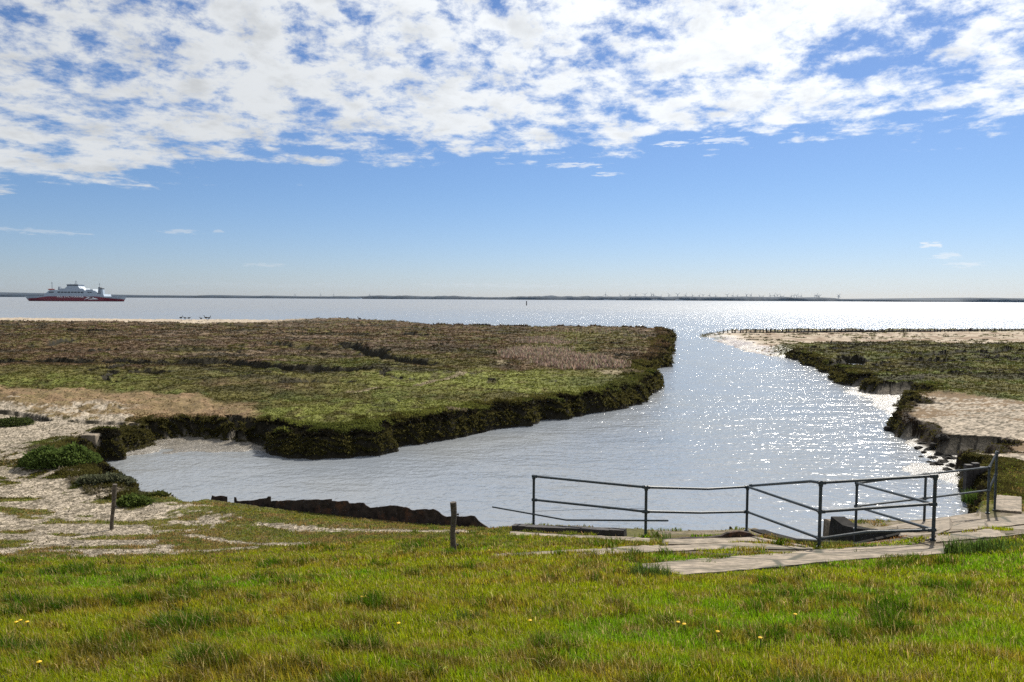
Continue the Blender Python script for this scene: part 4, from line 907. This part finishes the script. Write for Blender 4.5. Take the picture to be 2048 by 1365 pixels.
wds = ['upper left', 'small left', 'broad upper', 'middle', 'flat middle', 'small lower', 'large lower', 'large right', 'lowest right', 'top left', 'top', 'bulky right', 'upper right', 'lone outermost', 'tiny left', 'rightmost']
for i, ((a, b_, r_), wd) in enumerate(zip(spots, wds)):
    p = G(a, b_); o = lump(r_ * .7, i).build('stone', M_rock, smooth=False); o.location = p - Vector((0, 0, r_ * .12)); o.rotation_euler = (0, 0, i)
    tag(o, f'{wd} dark wet stone on the shiny mud below the right bank', 'stone', 'stones on the wet mud')

# ---- leafy mounds at the left inlet
def mound(cx_, cy_, rx, ry, h_, n, base, label):
    c = G(cx_, cy_); V = []; cl_ = []
    th = rng.uniform(0, 2 * math.pi, n); rr = np.sqrt(rng.uniform(0, 1, n)); lump_ = .35 + 1.3 * fbm(np.cos(th) * rr * 2.6 + cx_, np.sin(th) * rr * 2.6, 3, 301)
    x = np.cos(th) * rr * rx; y = np.sin(th) * rr * ry; z = h_ * np.sqrt(np.clip(1 - rr ** 2.4, 0, 1)) * lump_ * rng.uniform(.72, 1.06, n)
    bs = np.stack([x, y, z], 1); per = 1; d = rng.normal(0, 1, (n, 3)); d[:, 2] = np.abs(d[:, 2]) + .2; d[:, :2] += bs[:, :2] * .6; d /= np.linalg.norm(d, axis=1)[:, None]
    a = np.cross(d, rng.normal(0, 1, (n, 3))); a /= np.linalg.norm(a, axis=1)[:, None]; L = rng.uniform(.04, .13, (n, 1))
    V = np.stack([bs - a * L * .3, bs + a * L * .3, bs + a * L * .15 + d * L, bs - a * L * .15 + d * L], 1).reshape(-1, 3)
    cc_ = np.repeat(np.array(base)[None, :] * rng.uniform(.5, 1.6, (n, 1)), 4, 0)
    root = empty('marsh_bush', c - Vector((0, 0, .05))); me = np_mesh('foliage', V, [np.arange(4 * n).reshape(n, 4)], M_leaf, cc_); link(bpy.data.objects.new('foliage', me), root)
    k = MB(); nn = 14
    vs = [(rx * .9 * math.cos(2 * math.pi * i / nn) * f, ry * .9 * math.sin(2 * math.pi * i / nn) * f, hz_ * h_ * .6) for f, hz_ in ((.9, 0), (.8, .35), (.5, .6), (.2, .72)) for i in range(nn)]
    k.add(vs, [(j * nn + i, j * nn + (i + 1) % nn, (j + 1) * nn + (i + 1) % nn, (j + 1) * nn + i) for j in range(3) for i in range(nn)] + [tuple(3 * nn + i for i in range(nn))])
    k.build('root_clod', M_rock, root, smooth=True); tag(root, label, 'bush', 'leafy mounds by the left inlet')
mound(122, 926, 1.1, .85, .42, 7000, (.085, .12, .03), 'rounded green marsh bush on the bank left of the inlet')
mound(212, 964, .75, .3, .17, 1700, (.10, .105, .06), 'low straggly marsh bush at the water edge behind the leaning post')
mound(272, 1008, .42, .25, .18, 1300, (.09, .12, .03), 'small green marsh bush on the spit right of the leaning post')
mound(28, 849, .7, .6, .22, 1500, (.055, .07, .022), 'flat dark marsh bush on the tan mud at the left')
# ---- concrete block stump beside the bush
pb = P(175, 928, 0); mb = MB(); mb.add([(-.55, 0, -.3), (.18, 0, -.3), (.18, .6, -.3), (-.55, .6, -.3), (-.5, .0, .98), (.02, .0, .98), (.06, .5, 1.0), (-.5, .5, 1.0)], [(0, 3, 2, 1), (4, 5, 6, 7), (0, 1, 5, 4), (1, 2, 6, 5), (2, 3, 7, 6), (3, 0, 4, 7)])
o = mb.build('concrete_block', M_conc, bevel=.03); o.location = pb + Vector((.1, .3, 0)); tag(o, 'slanting concrete block at the inner end of the inlet', 'concrete block')

# ---- tall tussocks
def tussock(px_, py_, r_, h_, n, label):
    c = G(px_, py_); a = rng.uniform(0, 2 * math.pi, n); q = np.sqrt(rng.uniform(0, 1, n)) * r_
    bs = np.stack([np.cos(a) * q, np.sin(a) * q * .8, np.full(n, -.03)], 1)
    cc_ = np.array((.065, .105, .02))[None, :] * rng.uniform(.6, 1.4, (n, 1)); me = blades('grass_tussock', bs, rng.uniform(.4, 1.0, n) * h_, np.full(n, np.clip(.0010 * c.y, .004, .012)), cc_, .45)
    o = link(bpy.data.objects.new('grass_tussock', me)); o.location = c; tag(o, label, 'grass tussock', 'tall grass tussocks')
tussock(1300, 1156, .24, .24, 420, 'dark grass tussock at the left end of the widest concrete strip')
tussock(1935, 1106, .30, .26, 520, 'large grass tussock on the lawn edge right of the railing corner')
tussock(1420, 1128, .10, .10, 60, 'tiny grass tuft growing on the widest concrete strip')
tussock(1725, 1108, .14, .10, 80, 'small grass tuft on the strip below the lower rail')
tussock(935, 1248, .22, 0.108, 420, 'dark grass tussock in the middle of the lawn left of centre')
tussock(870, 1252, .14, 0.086, 240, 'smaller dark grass tussock beside the bigger middle one')
tussock(1140, 1212, .18, 0.101, 340, 'dark grass tussock below the left concrete strips')
tussock(555, 1255, .13, 0.101, 260, 'dark grass tussock alone on the left half of the lawn')
tussock(215, 1258, .24, 0.086, 420, 'wide low grass tussock on the left side of the lawn')
tussock(1490, 1180, .16, 0.086, 300, 'dark grass tussock below the widest concrete strip')
tussock(2010, 1102, .34, .22, 520, 'grass tussock at the right edge of the lawn')
tussock(1950, 1004, .35, .45, 500, 'tall green grass clump at the water edge by the end railing posts')
tussock(1330, 1078, .12, .22, 40, 'thin dry grass wisps right of the second railing post')
# ---- dandelions
def dandelion(px_, py_, label, r_=.015):
    c = G(px_, py_); root = empty('dandelion', c); hz_ = random.uniform(.05, .08); mb = MB(); mb.tube([(0, 0, -.02), (.004, 0, hz_)], .003, 5); mb.build('stalk', M_stalk, root)
    mb = MB(); n = 18; vs = [(0, 0, hz_ + .012)]
    for i in range(n): q = r_ * (1 if i % 2 == 0 else .72); vs.append((q * math.cos(2 * math.pi * i / n), q * math.sin(2 * math.pi * i / n), hz_ + .004 + .003 * (i % 2)))
    vs.append((0, 0, hz_ - .006)); mb.add(vs, [(0, 1 + i, 1 + (i + 1) % n) for i in range(n)] + [(n + 1, 1 + (i + 1) % n, 1 + i) for i in range(n)]); mb.build('flower', M_pet, root)
    tag(root, label, 'dandelion', 'yellow dandelions in the lawn')
for a, b_, l_ in ((33, 1264, 'left flower of the dandelion trio by the left edge'), (41, 1259, 'top flower of the dandelion trio by the left edge'), (55, 1265, 'right flower of the dandelion trio by the left edge'),
                  (724, 1212, 'left flower of the dandelion trio left of centre'), (730, 1209, 'middle flower of the dandelion trio left of centre'), (736, 1212, 'right flower of the dandelion trio left of centre'),
                  (797, 1269, 'yellow dandelion alone below the trio left of centre'), (79, 1348, 'yellow dandelion alone in the bottom left corner'), (1060, 1258, 'yellow dandelion alone just right of the lawn centre'),
                  (1356, 1266, 'left flower of the dandelion pair right of centre'), (1368, 1272, 'right flower of the dandelion pair right of centre'), (1435, 1287, 'orange yellow dandelion below the pair right of centre'),
                  (1520, 1300, 'low yellow dandelion farthest to the lower right'), (1590, 1250, 'pale yellow dandelion alone on the right of the lawn'), (978, 1111, 'yellow dandelion at the left tip of the concrete strips')):
    dandelion(a, b_, l_)
